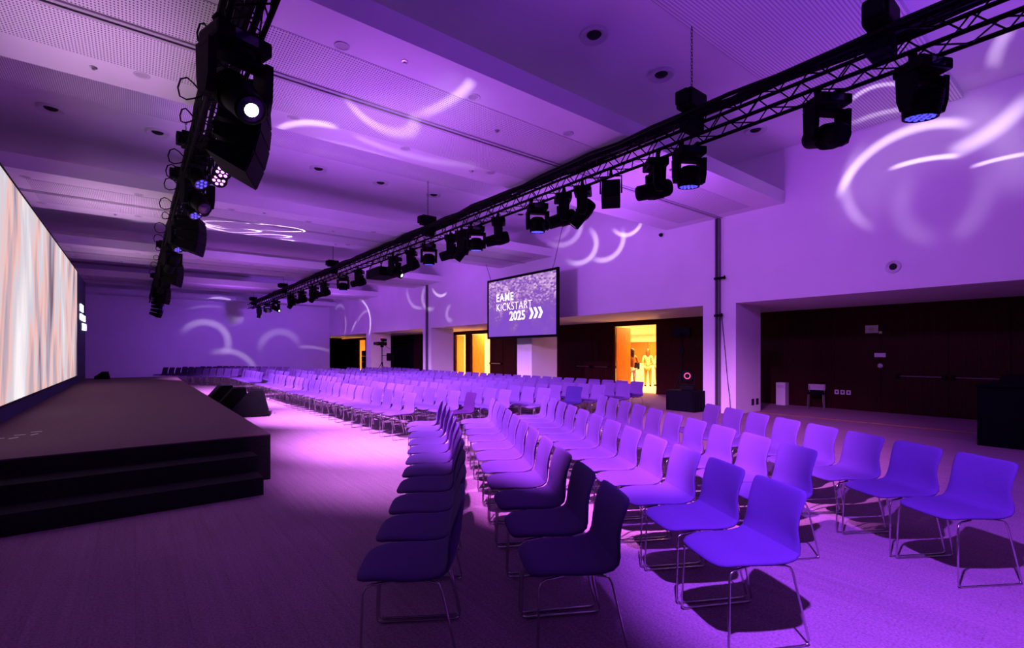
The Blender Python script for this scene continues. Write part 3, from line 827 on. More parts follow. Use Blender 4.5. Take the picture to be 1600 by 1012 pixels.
# ------------------------------------------------------------------ trusses
def truss(X, y0, y1, zb, label, n_part):
    S, R = 0.29, 0.025
    o = empty('lighting_truss', (X, y0, zb), 0, label, 'truss')
    L = y1 - y0
    ch = MB().tube([(0, 0, 0), (0, L, 0)], R, 8).mesh('chord')
    ch.materials.append(BLACK)
    for p in ch.polygons: p.use_smooth = True
    for sx in (-1, 1):
        for sz in (0, 1): link('chord', ch, None, o, (sx * S / 2, 0, R + sz * S))
    # zigzag bracing: one brace per half bay and side
    B = 0.25; a = 0.009
    base = {}
    for side in range(4):
        for up in (0, 1):
            p, q = ((-1, 0), (1, 0)), None
            c = [(-S / 2, R), (S / 2, R), (S / 2, R + S), (-S / 2, R + S)]
            A, Bc = c[side], c[(side + 1) % 4]
            if up: A, Bc = Bc, A
            me = MB().tube([(A[0], 0, A[1]), (Bc[0], B, Bc[1])], a, 5).mesh('brace'); me.materials.append(BLACK); base[side, up] = me
    nb = int(L / B); cnt = 0; bm = bmesh.new()
    for i in range(nb):
        for side in range(4):
            me = base[side, i % 2]
            if cnt < n_part: link('brace', me, None, o, (0, i * B, 0)); cnt += 1
            else:
                k = len(bm.verts); bm.from_mesh(me); bm.verts.ensure_lookup_table()
                for v in bm.verts[k:]: v.co.y += i * B
    m2 = bpy.data.meshes.new('far_bracing'); bm.to_mesh(m2); bm.free(); m2.materials.append(BLACK)
    link('far_bracing', m2, None, o)['kind'] = 'stuff'
    # cable looms lying along the top
    for j, dx in enumerate((-0.13, -0.07, -0.01, 0.05, 0.10, 0.14)):
        pts = [(dx + random.uniform(-0.02, 0.02), k * 0.6, R * 2 + S + 0.02 + random.uniform(0, 0.05)) for k in range(int(L / 0.6))]
        MB().tube(pts, 0.028, 6).build('cable_loom', RUBBER, o)
    return o


TZ = 4.47
truss(6.15, 0.2, 36.9, TZ, 'long black box truss hung over the audience, carrying moving lights', 160)
truss(0.79, 1.2, 36.0, TZ, 'black box truss above the stage edge, crowded with lights and loudspeakers', 120)


def hoist(X, Y, ztop, label, scale=1.0):
    o = empty('chain_hoist', (X, Y, TZ + 0.36), 0, label, 'hoist', 'chain hoists')
    MB().box((-0.14, -0.11, -0.18), (0.14, 0.11, 0.02), 0.02).build('truss_sling', DRAPE, o)
    MB().tube([(0, 0, 0.02), (0, 0, 0.1)], 0.02, 6).box((-0.03, -0.03, 0.05), (0.03, 0.03, 0.09)).build('hook', STEEL, o)
    b = MB().box((-0.2, -0.12, 0.1), (0.2, 0.12, 0.34), 0.03).box((-0.27, -0.09, 0.13), (-0.18, 0.09, 0.31), 0.02)
    b.build('motor_body', BLACK, o)
    MB().lathe([(0, 0), (0.085, 0), (0.095, 0.03), (0.095, 0.2), (0.07, 0.22), (0, 0.22)], 12, T(0.1, 0.0, -0.12)).build('chain_bag', DRAPE, o)
    c = MB(); L = ztop - (TZ + 0.36) - 0.34; n = int(L / 0.045)
    for i in range(n):
        z = 0.34 + i * 0.045; M = T(0, 0, z) @ (RZ(PI / 2) if i % 2 else Matrix())
        c.tube([(-0.011, 0, -0.008), (-0.011, 0, 0.04), (0.011, 0, 0.04), (0.011, 0, -0.008)], 0.0045, 4, M=M, closed=True)
    c.build('chain', BLACK, o)['kind'] = 'stuff'
    return o


HL = ['black chain hoist over the right truss, nearest the camera', 'black chain hoist with long bare chain, second on the right truss', 'black chain hoist above the hanging screen end of the right truss', 'black chain hoist, fourth along the right truss',
      'black chain hoist, fifth along the right truss', 'black chain hoist at the far end of the right truss']
for k, (y, zt) in enumerate(((1.62, CEIL), (3.80, CEIL - 0.1), (11.55, CEIL - 0.1), (19.4, CEIL - 0.1), (27.5, CEIL - 0.1), (35.6, CEIL - 0.1))): hoist(6.15, y, zt, HL[k])
for k, y in enumerate((9.6, 11.55, 19.4, 27.5)): hoist(0.79, y, CEIL if k == 0 else CEIL - 0.1, 'black chain hoist on the stage-side truss, %s from the camera' % ORD[k])


# ------------------------------------------------------------------ lights on the trusses
def clamp(o, x, z0):
    m = MB()
    m.box((x - 0.02, -0.03, z0), (x + 0.02, 0.03, z0 + 0.05), 0.004)
    m.tube([(x, -0.022, z0 + 0.075), (x, 0.022, z0 + 0.075)], 0.036, 8)
    return m.build('clamp', BLACK, o)


def moving_head(X, Y, z, pan, tilt, kind, label, lens=None, grp='moving heads on the audience-side truss', s=1.0):
    """hung base-up; origin at the top of the base"""
    o = empty('moving_head_light', (X, Y, z), pan, label, 'stage light', grp)
    clamp(o, -0.12, 0.0); clamp(o, 0.12, 0.0)
    MB().box((-0.19, -0.15, -0.11), (0.19, 0.15, 0), 0.025).lathe([(0, -0.14), (0.12, -0.14), (0.13, -0.11), (0, -0.11)], 14).build('base', BLACK, o)
    box('control_panel', (-0.08, -0.156, -0.09), (0.08, -0.149, -0.02), LENS, o)
    arm, ax = (0.30, 0.20) if kind == 'profile' else (0.27, 0.19)
    y = MB().box((-ax - 0.03, -0.07, -0.185), (ax + 0.03, 0.07, -0.135), 0.015)
    for sg in (-1, 1):
        y.prism([(-0.095, -0.14), (0.095, -0.14), (0.085, -0.15 - arm + 0.05), (0.05, -0.15 - arm - 0.06), (-0.05, -0.15 - arm - 0.06), (-0.085, -0.15 - arm + 0.05)], sg * ax - 0.028, sg * ax + 0.028, 0)
    y.build('yoke', BLACK, o)
    M = T(0, 0, -0.15 - arm + 0.02) @ RX(tilt)          # head axis: local -z is the beam
    if kind == 'profile':
        prof = [(0, 0.24), (0.10, 0.235), (0.125, 0.20), (0.135, 0.08), (0.128, 0.0), (0.115, -0.10), (0.110, -0.27), (0.096, -0.285), (0.09, -0.27)]
        lz, lr = -0.272, 0.092
    else:
        prof = [(0, 0.15), (0.10, 0.145), (0.145, 0.10), (0.16, 0.02), (0.158, -0.08), (0.148, -0.135), (0.135, -0.135), (0.13, -0.12)]
        lz, lr = -0.122, 0.132
    h = MB().lathe(prof, 18, M)
    for k in range(5): h.lathe([(0.0, 0.1 - k * .03), (prof[3][0] + 0.006, 0.1 - k * .03), (prof[3][0] + 0.006, 0.09 - k * .03), (0, 0.09 - k * .03)], 18, M)
    h.build('head', BLACK, o, smooth=True)
    if kind == 'wash':
        g = MB().lathe([(0, lz - 0.004), (lr, lz - 0.004), (lr, lz + 0.004), (0, lz + 0.004)], 18, M).build('lens_plate', LENS, o)
        b = MB()
        for q, rr in ((0, 0.0), (6, 0.055), (12, 0.104)):
            for i in range(max(q, 1)):
                a_ = 2 * PI * i / max(q, 1)
                b.lathe([(0, lz - 0.012), (0.015, lz - 0.011), (0.021, lz - 0.004), (0.021, lz)], 8, M @ T(rr * math.cos(a_), rr * math.sin(a_), 0))
        b.build('led_cluster', lens or LENS, o)
    else:
        MB().lathe([(0, lz - 0.010), (lr * 0.5, lz - 0.008), (lr, lz), (lr, lz + 0.01), (0, lz + 0.01)], 18, M).build('lens', LENS, o, smooth=True)
        if lens: MB().lathe([(0, lz - 0.016), (lr * 0.42, lz - 0.013), (lr * 0.55, lz - 0.006), (0, lz - 0.004)], 16, M).build('lit_lens', lens, o, smooth=True)
    return o


def sag(parent, p, q, r=0.008, drop=0.12):
    p, q = Vector(p), Vector(q)
    pts = [p.lerp(q, t / 8) - Vector((0, 0, drop * 4 * (t / 8) * (1 - t / 8))) for t in range(9)]
    return MB().tube(pts, r, 5).build('cable', RUBBER, parent)


# audience-side truss, from the camera end
R_ = math.radians
HEADS = [  # y, kind, pan, tilt, lens, label
    (1.29, 'wash', R_(-26), R_(8), LENS_B, 'black wash light with blue lit face, nearest on the right truss'),
    (2.13, 'profile', R_(-30), R_(108), None, 'black moving head turned end-on, second along the right truss'),
    (3.86, 'wash', R_(-30), R_(6), LENS_B, 'black wash light with blue lit face under the second hoist'),
    (4.42, 'profile', R_(52), R_(78), None, 'black moving head with level barrel beside the second hoist'),
    (5.92, 'profile', R_(40), R_(38), None, 'black moving head left of the tilted black box'),
    (6.42, 'profile', R_(52), R_(72), None, 'black moving head with level barrel, two left of the tilted box'),
    (7.13, 'wash', R_(-30), R_(4), LENS_B, 'short black wash light hanging alone between two level barrels'),
    (8.42, 'profile', R_(52), R_(76), None, 'black moving head with level barrel above the hung screen'),
    (9.28, 'wash', R_(-30), R_(4), LENS_B, 'short black wash light left of the barrel above the screen'),
    (9.84, 'profile', R_(40), R_(38), None, 'black moving head, last but one before the third hoist'),
    (10.4, 'profile', R_(52), R_(72), None, 'black moving head with level barrel, last before the third hoist'),
    (11.55, 'wash', R_(-30), R_(4), LENS_B, 'short black wash light directly under the third hoist'),
    (12.6, 'profile', R_(52), R_(66), None, 'black moving head just beyond the third hoist'),
    (13.7, 'profile', R_(215), R_(60), LENS_W, 'black moving head with brilliant white lens beside the projector'),
    (16.66, 'profile', R_(52), R_(76), None, 'black moving head with level barrel beyond the projector'),
    (18.3, 'wash', R_(-30), R_(4), LENS_B, 'short wash light just before the fourth hoist'),
    (20.6, 'profile', R_(52), R_(74), None, 'moving head just beyond the fourth hoist'),
    (22.1, 'profile', R_(40), R_(38), None, 'moving head, second beyond the fourth hoist'),
    (24.0, 'profile', R_(52), R_(74), None, 'moving head, third beyond the fourth hoist'),
    (25.9, 'profile', R_(40), R_(38), None, 'moving head just before the fifth hoist'),
    (29.4, 'profile', R_(215), R_(60), LENS_W, 'moving head with bright white lens beyond the fifth hoist'),
    (31.5, 'wash', R_(-30), R_(4), LENS_B, 'small wash light near the far end of the right truss'),
    (34.0, 'profile', R_(60), R_(10), None, 'moving head hanging at the far end of the right truss')]
for (y, kd, pan, tl, ln, lb) in HEADS:
    o = moving_head(6.18, y, TZ - 0.05, pan, tl, kd, lb, ln)
    if y < 14: sag(o, (0.1, 0.05, -0.02), (-0.25, 0.1, 0.1), 0.007, 0.1)
# tilted black box light
bx = empty('blinder_light', (6.15, 5.26, TZ), R_(40), 'tilted square black box hanging between moving heads on the right truss', 'stage light')
Mb = T(0, 0, -0.33) @ RY(R_(32))
MB().box((-0.13, -0.15, -0.2), (0.13, 0.15, 0.2), 0.01, M=Mb).build('housing', BLACK, bx)
MB().box((-0.145, -0.13, -0.18), (-0.13, 0.13, 0.18), 0.004, M=Mb).build('grille', GRILLE, bx)
MB().tube([(0, -0.17, -0.32), (0, -0.17, -0.04), (0, 0.17, -0.04), (0, 0.17, -0.32)], 0.014, 6).build('bracket', BLACK, bx); clamp(bx, 0, -0.04)
# projector
pr = empty('projector', (6.2, 14.7, TZ - 0.42), R_(0), 'wide flat black projector slung under the right truss', 'projector')
MB().box((-0.32, -0.55, -0.14), (0.32, 0.55, 0.14), 0.03).build('housing', BLACK, pr)
m = MB()
for sx in (-0.25, 0.25):
    for sy in (-0.45, 0.45): m.tube([(sx, sy, 0.12), (sx * 0.5, sy, 0.45)], 0.016, 5)
m.build('hanging_frame', BLACK, pr)
MB().lathe([(0, 0.12), (0.08, 0.12), (0.09, 0.0), (0.09, -0.02), (0, -0.02)], 14, T(0.30, -0.2, 0) @ RY(PI / 2)).build('lens_barrel', LENS, pr)

# stage-side truss
G2 = 'lights on the stage-side truss'
o = moving_head(0.72, 5.0, TZ - 0.07, R_(18), R_(-50), 'profile', 'big black moving head with glaring white lens, nearest on the stage truss', LENS_W, G2)
o.scale = (1.25, 1.25, 1.2)


def par(X, Y, z, pan, tilt, lens, label):
    o = empty('par_light', (X, Y, z), pan, label, 'stage light', G2)
    M = T(0, 0, -0.30) @ RX(tilt)
    h = MB().lathe([(0, 0.16), (0.07, 0.155), (0.095, 0.12), (0.105, 0.0), (0.115, -0.12), (0.105, -0.125), (0.10, -0.115)], 14, M)
    for k in range(5): h.lathe([(0, 0.12 - k * 0.028), (0.112, 0.12 - k * 0.028), (0.112, 0.11 - k * 0.028), (0, 0.11 - k * 0.028)], 14, M)
    h.build('housing', BLACK, o, smooth=True)
    MB().lathe([(0, -0.118), (0.1, -0.118), (0.1, -0.11), (0, -0.11)], 14, M).build('lens_plate', LENS, o)
    b = MB()
    for q, rr in ((1, 0.0), (6, 0.062)):
        for i in range(q): b.lathe([(0, -0.132), (0.014, -0.13), (0.023, -0.118)], 8, M @ T(rr * math.cos(i * PI / 3), rr * math.sin(i * PI / 3), 0))
    b.build('led_cluster', lens, o)
    MB().tube([(-0.125, 0, -0.30), (-0.125, 0, -0.04), (0.125, 0, -0.04), (0.125, 0, -0.30)], 0.012, 5).build('yoke', BLACK, o); clamp(o, 0, -0.04)
    return o


PARS = [(0.95, 7.35, LENS_B, 30, -40), (1.0, 8.05, LENS_P, -15, -48), (1.0, 8.45, LENS_P, -15, -44), (0.75, 8.75, LENS_B, 35, -38), (0.98, 10.1, LENS_P, -15, -46), (0.98, 10.45, LENS_P, -15, -46), (0.85, 10.8, LENS_B, 30, -35),
        (0.95, 14.0, LENS_P, -10, -46), (0.8, 14.6, LENS_B, 35, -35), (0.8, 17.2, LENS_B, 35, -35), (0.8, 20.5, LENS_B, 35, -35), (0.95, 23.0, LENS_P, -10, -46), (0.8, 24.4, LENS_B, 35, -35)]
for i, (x, y, ln, pn, tl) in enumerate(PARS):
    cn = 'pink' if ln is LENS_P else 'blue'
    par(x, y, TZ + 0.02, R_(pn), R_(tl), ln, 'small black spotlight with %s lit face, %s along the stage truss' % (cn, ORD[i]))
for i, (y, pn, tl) in enumerate(((9.3, 20, -55), (12.9, 20, -55), (16.2, 30, 40), (19.0, 20, -50), (22.0, 30, 40), (26.0, 20, -50))):
    moving_head(0.79, y, TZ - 0.05, R_(pn), R_(tl), 'profile', 'black moving head among the cables of the stage truss, %s from the camera' % ORD[i + 1], None, G2)


def line_array(X, Y, z, pan, n, label):
    o = empty('line_array_speaker', (X, Y, z), pan, label, 'loudspeaker', 'loudspeakers on the stage-side truss')
    MB().box((-0.16, -0.27, 0.0), (0.2, 0.27, 0.05), 0.008).tube([(0, 0, 0.04), (0, 0, 0.20)], 0.03, 6).build('flying_frame', BLACK, o)
    p = Vector((0.2, 0, 0.0)); ang = R_(-3)
    H = 0.225
    for i in range(n):
        # cabinet hangs below p; front (+x) face leans down more with each box
        M = T(*p) @ RY(ang)
        b = MB().prism([(0, 0), (0, -H), (-0.38, -H + 0.05), (-0.38, -0.05)], -0.3, 0.3, 1, M=M)
        c = b.build('cabinet', BLACK, o)
        MB().box((0.0, -0.28, -H + 0.012), (0.012, 0.28, -0.012), M=M).build('grille', GRILLE, c)
        for sy in (-1, 1): MB().box((-0.1, sy * 0.302 - 0.006, -H + 0.04), (-0.02, sy * 0.302 + 0.006, -0.04), M=M).build('rigging_plate', STEEL if i == 99 else BLACK, c)
        p = M @ Vector((0, 0, -H - 0.006)); ang += R_(8)
    return o


line_array(0.90, 5.75, TZ - 0.22, R_(-20), 4, 'big curved black loudspeaker stack hanging nearest on the stage truss')
line_array(0.9, 12.0, TZ - 0.22, R_(-20), 3, 'curved black loudspeaker stack, second along the stage truss')
line_array(0.9, 18.2, TZ - 0.22, R_(-20), 3, 'curved black loudspeaker stack, third along the stage truss')
line_array(0.9, 25.2, TZ - 0.22, R_(-20), 3, 'curved black loudspeaker stack, fourth along the stage truss')
line_array(0.9, 31.5, TZ - 0.22, R_(-20), 4, 'curved black loudspeaker stack hanging at the far end of the stage truss')
for i, y in enumerate((4.2, 5.6, 6.9, 7.7, 8.6, 9.4, 10.2, 11.0, 12.5, 13.6, 15.0, 16.5, 18.0, 19.8, 21.5, 23.5)):
    c = []
    rr = random.uniform(0.07, 0.14)
    for k in range(10):
        a = k * 2 * PI / 10
        c.append((0.62 - rr * 0.9 + rr * math.cos(a), y + 0.08 * math.sin(k * 1.3), TZ + 0.2 + rr * math.sin(a)))
    tag(MB().tube(c, 0.010, 5, closed=True).build('cable_loop', RUBBER), 'loop of black cable bulging from the stage-side truss, %s from the camera' % ORD[i], 'cable', 'cable loops on the stage-side truss')

# ------------------------------------------------------------------ ceiling fittings
DLP = MB().lathe([(0.085, 0.0), (0.085, -0.006), (0.075, -0.009), (0.062, -0.006), (0.05, 0.03), (0.05, 0.0)], 18).mesh('ring'); DLP.materials.append(WHITE_P)
DLC = MB().lathe([(0, -0.001), (0.06, -0.001), (0.06, 0.002), (0, 0.002)], 14).mesh('lamp'); DLC.materials.append(PAINT_G)
for k in range(0, 4):
    for e, dy in (('near', 0.51), ('far', 2.6)):
        for j in range(7):
            x = -1.7 + 1.76 * j
            if k == 0 and e == 'near' and j == 0: continue
            o = empty('downlight', (x, 4.92 + PITCH * k + dy, RAFT_Z), 0, 'round recessed downlight, %s from the stage side, %s edge of %s dropped panel' % (ORD[j], e, ORD[k]), 'ceiling light', 'recessed downlights')
            link('trim_ring', DLP, None, o); link('lamp', DLC, None, o)
VR = MB().lathe([(0.215, 0.0), (0.215, -0.02), (0.20, -0.045), (0.185, -0.045), (0.17, -0.03), (0.125, -0.018), (0.105, -0.006), (0.1, 0.0)], 28).mesh('flange'); VR.materials.append(WHITE_P)
VJ = MB().lathe([(0.0, -0.05), (0.05, -0.045), (0.09, -0.028), (0.112, -0.004), (0.112, 0.0), (0.0, 0.0)], 18).mesh('jet'); VJ.materials.append(HOLE)
for me_ in (VR, VJ, DLP):
    for p in me_.polygons: p.use_smooth = True
for k in range(2):
    for j in range(8):
        o = empty('air_vent', (-1.28 + 1.65 * j, 4.87 + PITCH * k, CEIL), 0, 'round white air vent with dark nozzle, %s from the stage side, %s ceiling recess' % (ORD[j], ['nearer', 'farther'][k]), 'vent', 'round air vents')
        link('flange', VR, None, o); link('nozzle', VJ, None, o)
SPK = MB().lathe([(0, -0.03), (0.015, -0.03), (0.02, -0.012), (0.04, -0.008), (0.042, 0), (0, 0)], 12).mesh('sprinkler'); SPK.materials.append(STEEL)
for k in range(3):
    for j, (x, dy) in enumerate(((-0.4, 2.75), (2.5, 0.35), (5.0, 2.75), (7.9, 0.4), (4.4, 1.1), (8.6, 2.2))):
        tag(link('sprinkler', SPK, None, None, (x, 4.92 + PITCH * k + dy, RAFT_Z - (0.006 if 0.62 < dy < 2.49 else 0))), 'tiny ceiling sprinkler number %s from the stage side on the %s dropped panel' % (ORD[j], ORD[k]), 'sprinkler', 'ceiling sprinklers')
wv = empty('wall_vent', (WX, 2.9, 3.23), 0, 'small round vent with dark nozzle high on the right wall', 'vent')
link('flange', VR, None, wv, rot=(0, PI / 2, 0)).scale = (0.6, 0.6, 0.6); link('nozzle', VJ, None, wv, rot=(0, PI / 2, 0)).scale = (0.6, 0.6, 0.6)
cm = empty('wall_sensor', (WX, 8.2, 4.86), 0, 'little dark sensor high on the right wall below the ceiling panel', 'sensor')
MB().lathe([(0, 0.11), (0.035, 0.1), (0.05, 0.06), (0.05, 0.0), (0, 0)], 12, RY(-PI / 2)).build('housing', BLACK, cm)
MB().lathe([(0, 0.02), (0.07, 0.02), (0.07, 0.0), (0, 0)], 12, RY(-PI / 2)).build('base', WHITE_P, cm)

# ------------------------------------------------------------------ floor things
for k, (x, y, a) in enumerate(((2.25, 13.25, -12), (2.05, 14.5, -6), (1.9, 15.8, 0))):
    o = empty('stage_monitor', (x, y, 0), R_(a), ['black wedge monitor on the bright floor, nearest of three beside the stage', 'black wedge monitor, middle of three beside the stage', 'black wedge monitor, farthest of three beside the stage'][k], 'loudspeaker', 'wedge monitors beside the stage')
    MB().prism([(-0.42, 0.02), (-0.40, 0.14), (-0.02, 0.62), (0.24, 0.62), (0.38, 0.02)], -0.36, 0.36, 1).build('cabinet', BLACK, o)
    n = Vector((-(0.62 - 0.14), 0, 0.38)).normalized()
    MB().prism([(-0.405, 0.15), (-0.025, 0.61), (-0.036, 0.62), (-0.416, 0.16)], -0.33, 0.33, 1).build('grille', GRILLE, o)
    MB().box((-0.3, -0.3, 0), (0.3, -0.24, 0.02)).box((-0.3, 0.24, 0), (0.3, 0.3, 0.02)).build('skid', RUBBER, o)
    MB().tube([(0.34, -0.09, 0.4), (0.37, -0.09, 0.41), (0.37, 0.09, 0.41), (0.34, 0.09, 0.4)], 0.012, 5).build('handle', STEEL, o)
o = empty('floor_monitor', (-1.0, 23.6, 0.552), 0, 'small black speaker lying at the far end of the stage', 'loudspeaker')
MB().prism([(-0.2, 0), (-0.2, 0.1), (0.0, 0.26), (0.2, 0.26), (0.25, 0)], -0.25, 0.25, 1).build('cabinet', BLACK, o)
MB().box((0.0, -0.22, 0.258), (0.18, 0.22, 0.268)).build('grille', GRILLE, o)

tb = empty('draped_table', (11.68, 7.3, 0), 0, 'low black draped table beside the nearest pillar', 'table')
MB().box((-0.42, -0.42, 0.50), (0.42, 0.42, 0.54), 0.01).build('tabletop', DRAPE, tb)
m = MB(); N = 48; per = []
for i in range(N):
    t = i / N * 4; s_ = int(t); f = t - s_
    c = [(-.42, -.42), (.42, -.42), (.42, .42), (-.42, .42)]; a_, b_ = c[s_], c[(s_ + 1) % 4]
    per.append((a_[0] + (b_[0] - a_[0]) * f, a_[1] + (b_[1] - a_[1]) * f))
rings = []
for z, amp in ((0.52, 0.0), (0.3, 0.012), (0.005, 0.022)):
    rings.append([m.bm.verts.new((x * (1 + amp * (1 if i % 2 else -0.2)) , y * (1 + amp * (1 if i % 2 else -0.2)), z)) for i, (x, y) in enumerate(per)])
for A, B in zip(rings, rings[1:]):
    for i in range(N): m.bm.faces.new((A[i], A[(i + 1) % N], B[(i + 1) % N], B[i]))
m.build('drape', DRAPE, tb)
o = empty('effect_light', (11.70, 7.36, 0.54), R_(-58), 'black moving light with a red ring standing on the low draped table', 'stage light')
MB().box((-0.17, -0.15, 0), (0.17, 0.15, 0.12), 0.02).build('base', BLACK, o)
MB().box((-0.2, -0.06, 0.14), (-0.15, 0.06, 0.42), 0.015).box((0.15, -0.06, 0.14), (0.2, 0.06, 0.42), 0.015).box((-0.2, -0.06, 0.12), (0.2, 0.06, 0.16), 0.01).build('yoke', BLACK, o)
Mh = T(0, 0, 0.38) @ RX(PI / 2)
MB().lathe([(0, -0.16), (0.11, -0.15), (0.15, -0.05), (0.15, 0.12), (0.14, 0.14), (0, 0.14)], 16, Mh).build('head', BLACK, o, smooth=True)
MB().lathe([(0.06, 0.142), (0.075, 0.148), (0.085, 0.142)], 18, Mh).build('ring_light', RING_L, o)


def tripod_stand(name, x, y, label, cat, top, head):
    o = empty(name, (x, y, 0), R_(20), label, cat)
    for k in range(3):
        a = k * 2 * PI / 3 + 0.3
        MB().tube([(0.03 * math.cos(a), 0.03 * math.sin(a), 0.95), (0.48 * math.cos(a), 0.48 * math.sin(a), 0.02)], 0.018, 6).tube([(0.44 * math.cos(a), 0.44 * math.sin(a), 0.02), (0.52 * math.cos(a), 0.52 * math.sin(a), 0.02)], 0.02, 6).build('leg', BLACK, o)
    MB().tube([(0, 0, 0.3), (0, 0, top)], 0.025, 8).lathe([(0, .9), (0.05, .9), (0.05, 1.0), (0, 1.0)], 10).build('column', BLACK, o)
    head(o, top)
    return o


def cam_head(o, top):
    MB().box((-0.34, -0.09, 0), (0.28, 0.09, 0.2), 0.02, M=T(0, 0, top)).box((-0.06, -0.07, -0.1), (0.06, 0.07, 0.0), 0.01, M=T(0, 0, top)).build('camera_body', BLACK, o)
    MB().lathe([(0, 0), (0.075, 0), (0.09, 0.2), (0.08, 0.22), (0, 0.22)], 12, T(-0.34, 0, top + 0.1) @ RY(-PI / 2)).build('lens', LENS, o)
    MB().box((0.02, -0.1, 0.22), (0.26, 0.1, 0.38), 0.02, M=T(0, 0, top)).tube([(0.1, 0, top + .2), (0.1, 0, top + .24)], .03).build('viewfinder', BLACK, o)
    MB().tube([(0, 0, top + 0.2), (0, 0, top + 0.36)], 0.02, 6).box((-0.07, -0.06, 0.3), (0.07, 0.06, 0.4), 0.02, M=T(0, 0, top)).build('tally_post', BLACK, o)
    MB().lathe([(0, 0.03), (0.03, 0.02), (0.04, 0)], 8, T(0, 0.0, top + 0.40)).build('tally_light', RED_L, o)
    MB().tube([(0.2, 0.05, top + 0.05), (0.5, 0.1, top - 0.12), (0.72, 0.14, top - 0.18)], 0.014, 5).build('pan_handle', BLACK, o)
    MB().box((0.3, -0.3, -0.85), (0.62, -0.02, -0.42), 0.03, M=T(0, 0, top)).tube([(0.02, 0, top - 0.55), (0.4, -0.1, top - 0.55)], 0.02, 6).build('battery_bag', DRAPE, o)


def lamp_head(o, top):
    MB().box((-0.14, -0.25, 0), (0.14, 0.25, 0.26), 0.03, M=T(0, 0, top)).tube([(-0.4, 0.0, top + 0.1), (0.3, 0, top + 0.02)], 0.05, 8).build('lamp_housing', BLACK, o)
    MB().box((-0.06, -0.06, -0.5), (0.06, 0.06, -0.3), 0.01, M=T(0, 0, top)).build('dimmer', BLACK, o)


tripod_stand('television_camera', 10.75, 25.5, 'tall tripod camera with red tally light behind the far seats', 'camera', 1.92, cam_head)
tripod_stand('lighting_stand', 12.6, 8.1, 'tall black lighting stand in the dark behind the draped table', 'stand', 2.0, lamp_head)
# desk at the right edge
dk = empty('mixing_desk', (11.75, 0.45, 0), 0, 'black draped control desk at the right edge, before the dark bay', 'desk')
box('drape', (-0.68, -1.2, 0), (0.7, 1.15, 0.98), DRAPE, dk, 0.02)
box('desktop', (-0.7, -1.22, 0.98), (0.72, 1.17, 1.01), DRAPE, dk, 0.006)
MB().prism([(-0.3, 1.01), (0.35, 1.01), (0.35, 1.13), (0.2, 1.16), (-0.3, 1.05)], -0.6, 0.95, 1).build('console', BLACK, dk)
o = empty('flight_case', (-1.3, 5.0, 0), R_(5), 'dark case with yellow label at the left edge by the steps', 'case')
MB().box((-0.55, -0.3, 0.03), (0.50, 0.3, 0.14), 0.01).build('body', BLACK, o)
box('yellow_sticker', (0.498, -0.12, 0.06), (0.503, 0.1, 0.09), YELLOW, o)
MB().box((-0.5, -0.28, 0), (-0.4, 0.28, 0.03)).box((0.38, -0.28, 0), (0.48, 0.28, 0.03)).build('runner', RUBBER, o)

# ------------------------------------------------------------------ things on the dark bay wall
o = empty('wall_sign', (BX, 4.2, 2.05), 0, 'small pale square sign high on the dark wood wall', 'sign')
box('plate', (-0.02, -0.14, 0), (0, 0.14, 0.2), WHITE_P, o); MB().lathe([(0, 0.03), (0.05, 0.03), (0.06, 0.02), (0, 0.02)], 14, T(0, 0, 0.1) @ RY(-PI / 2)).build('disc', PAINT_G, o)
o = tag(box('exit_button', (BX - 0.03, 3.98, 2.03), (BX, 4.04, 2.09), WHITE_P), 'tiny pale button beside the square sign on the wood wall', 'button')
o = tag(box('light_switch', (BX - 0.02, 3.9, 1.42), (BX, 4.14, 1.53), WHITE_P), 'white switch plate below the square sign on the dark wood wall', 'switch')
o = tag(MB().lathe([(0, 0.03), (0.03, 0.03), (0.06, 0.0), (0, 0)], 12, T(BX, 4.02, 1.2) @ RY(-PI / 2)).build('door_bell', WHITE_P), 'little pale dome under the white switch plate', 'button')
o = empty('white_cabinet', (BX - 0.16, 6.35, 0), 0, 'narrow white box standing against the dark wood wall', 'box')
MB().box((-0.12, -0.13, 0.0), (0.12, 0.13, 0.66), 0.008).build('body', WHITE_P, o); box('grille', (-0.126, -0.1, 0.5), (-0.12, 0.1, 0.6), PAINT_G, o)
o = empty('small_chair', (BX - 0.45, 5.35, 0), R_(15), 'small chair in shadow before the dark wood wall', 'chair')
MB().box((-0.2, -0.2, 0.40), (0.2, 0.2, 0.44), 0.01).build('seat', DRAPE, o); MB().box((0.17, -0.2, 0.5), (0.2, 0.2, 0.66), 0.008).build('backrest', PAINT_G, o)
for sx in (-1, 1):
    for sy in (-1, 1): MB().tube([(sx * 0.17, sy * 0.17, 0.42 if sx < 0 else 0.62), (sx * 0.19, sy * 0.19, 0.0)], 0.012, 5).build('leg', STEEL, o)
for i, y in enumerate((4.72, 4.86, 5.0)):
    o = empty('wall_socket', (BX, y, 0.46), 0, ['pale wall socket, right one of three low on the dark wood wall', 'pale wall socket, middle one of three low on the dark wood wall', 'pale wall socket, left one of three low on the dark wood wall'][i], 'socket', 'row of three wall sockets')
    box('plate', (-0.012, -0.05, -0.06), (0, 0.05, 0.06), WHITE_P, o); MB().box((-0.014, -0.02, -0.03), (-0.011, 0.02, 0.03)).build('outlet', HOLE, o)
for i, x in enumerate((12.62, 12.86)):
    o = empty('pillar_socket', (x, 6.06, 0.26), 0, ['dark socket plate low on the pillar side, nearer the seats', 'dark socket plate low on the pillar side, nearer the wood wall'][i], 'socket')
    box('plate', (-0.06, -0.012, -0.08), (0.06, 0, 0.08), LENS, o); MB().lathe([(0, 0.02), (0.04, 0.02), (0.045, 0.01), (0, 0.01)], 10, RX(PI / 2)).build('outlet', HOLE, o)


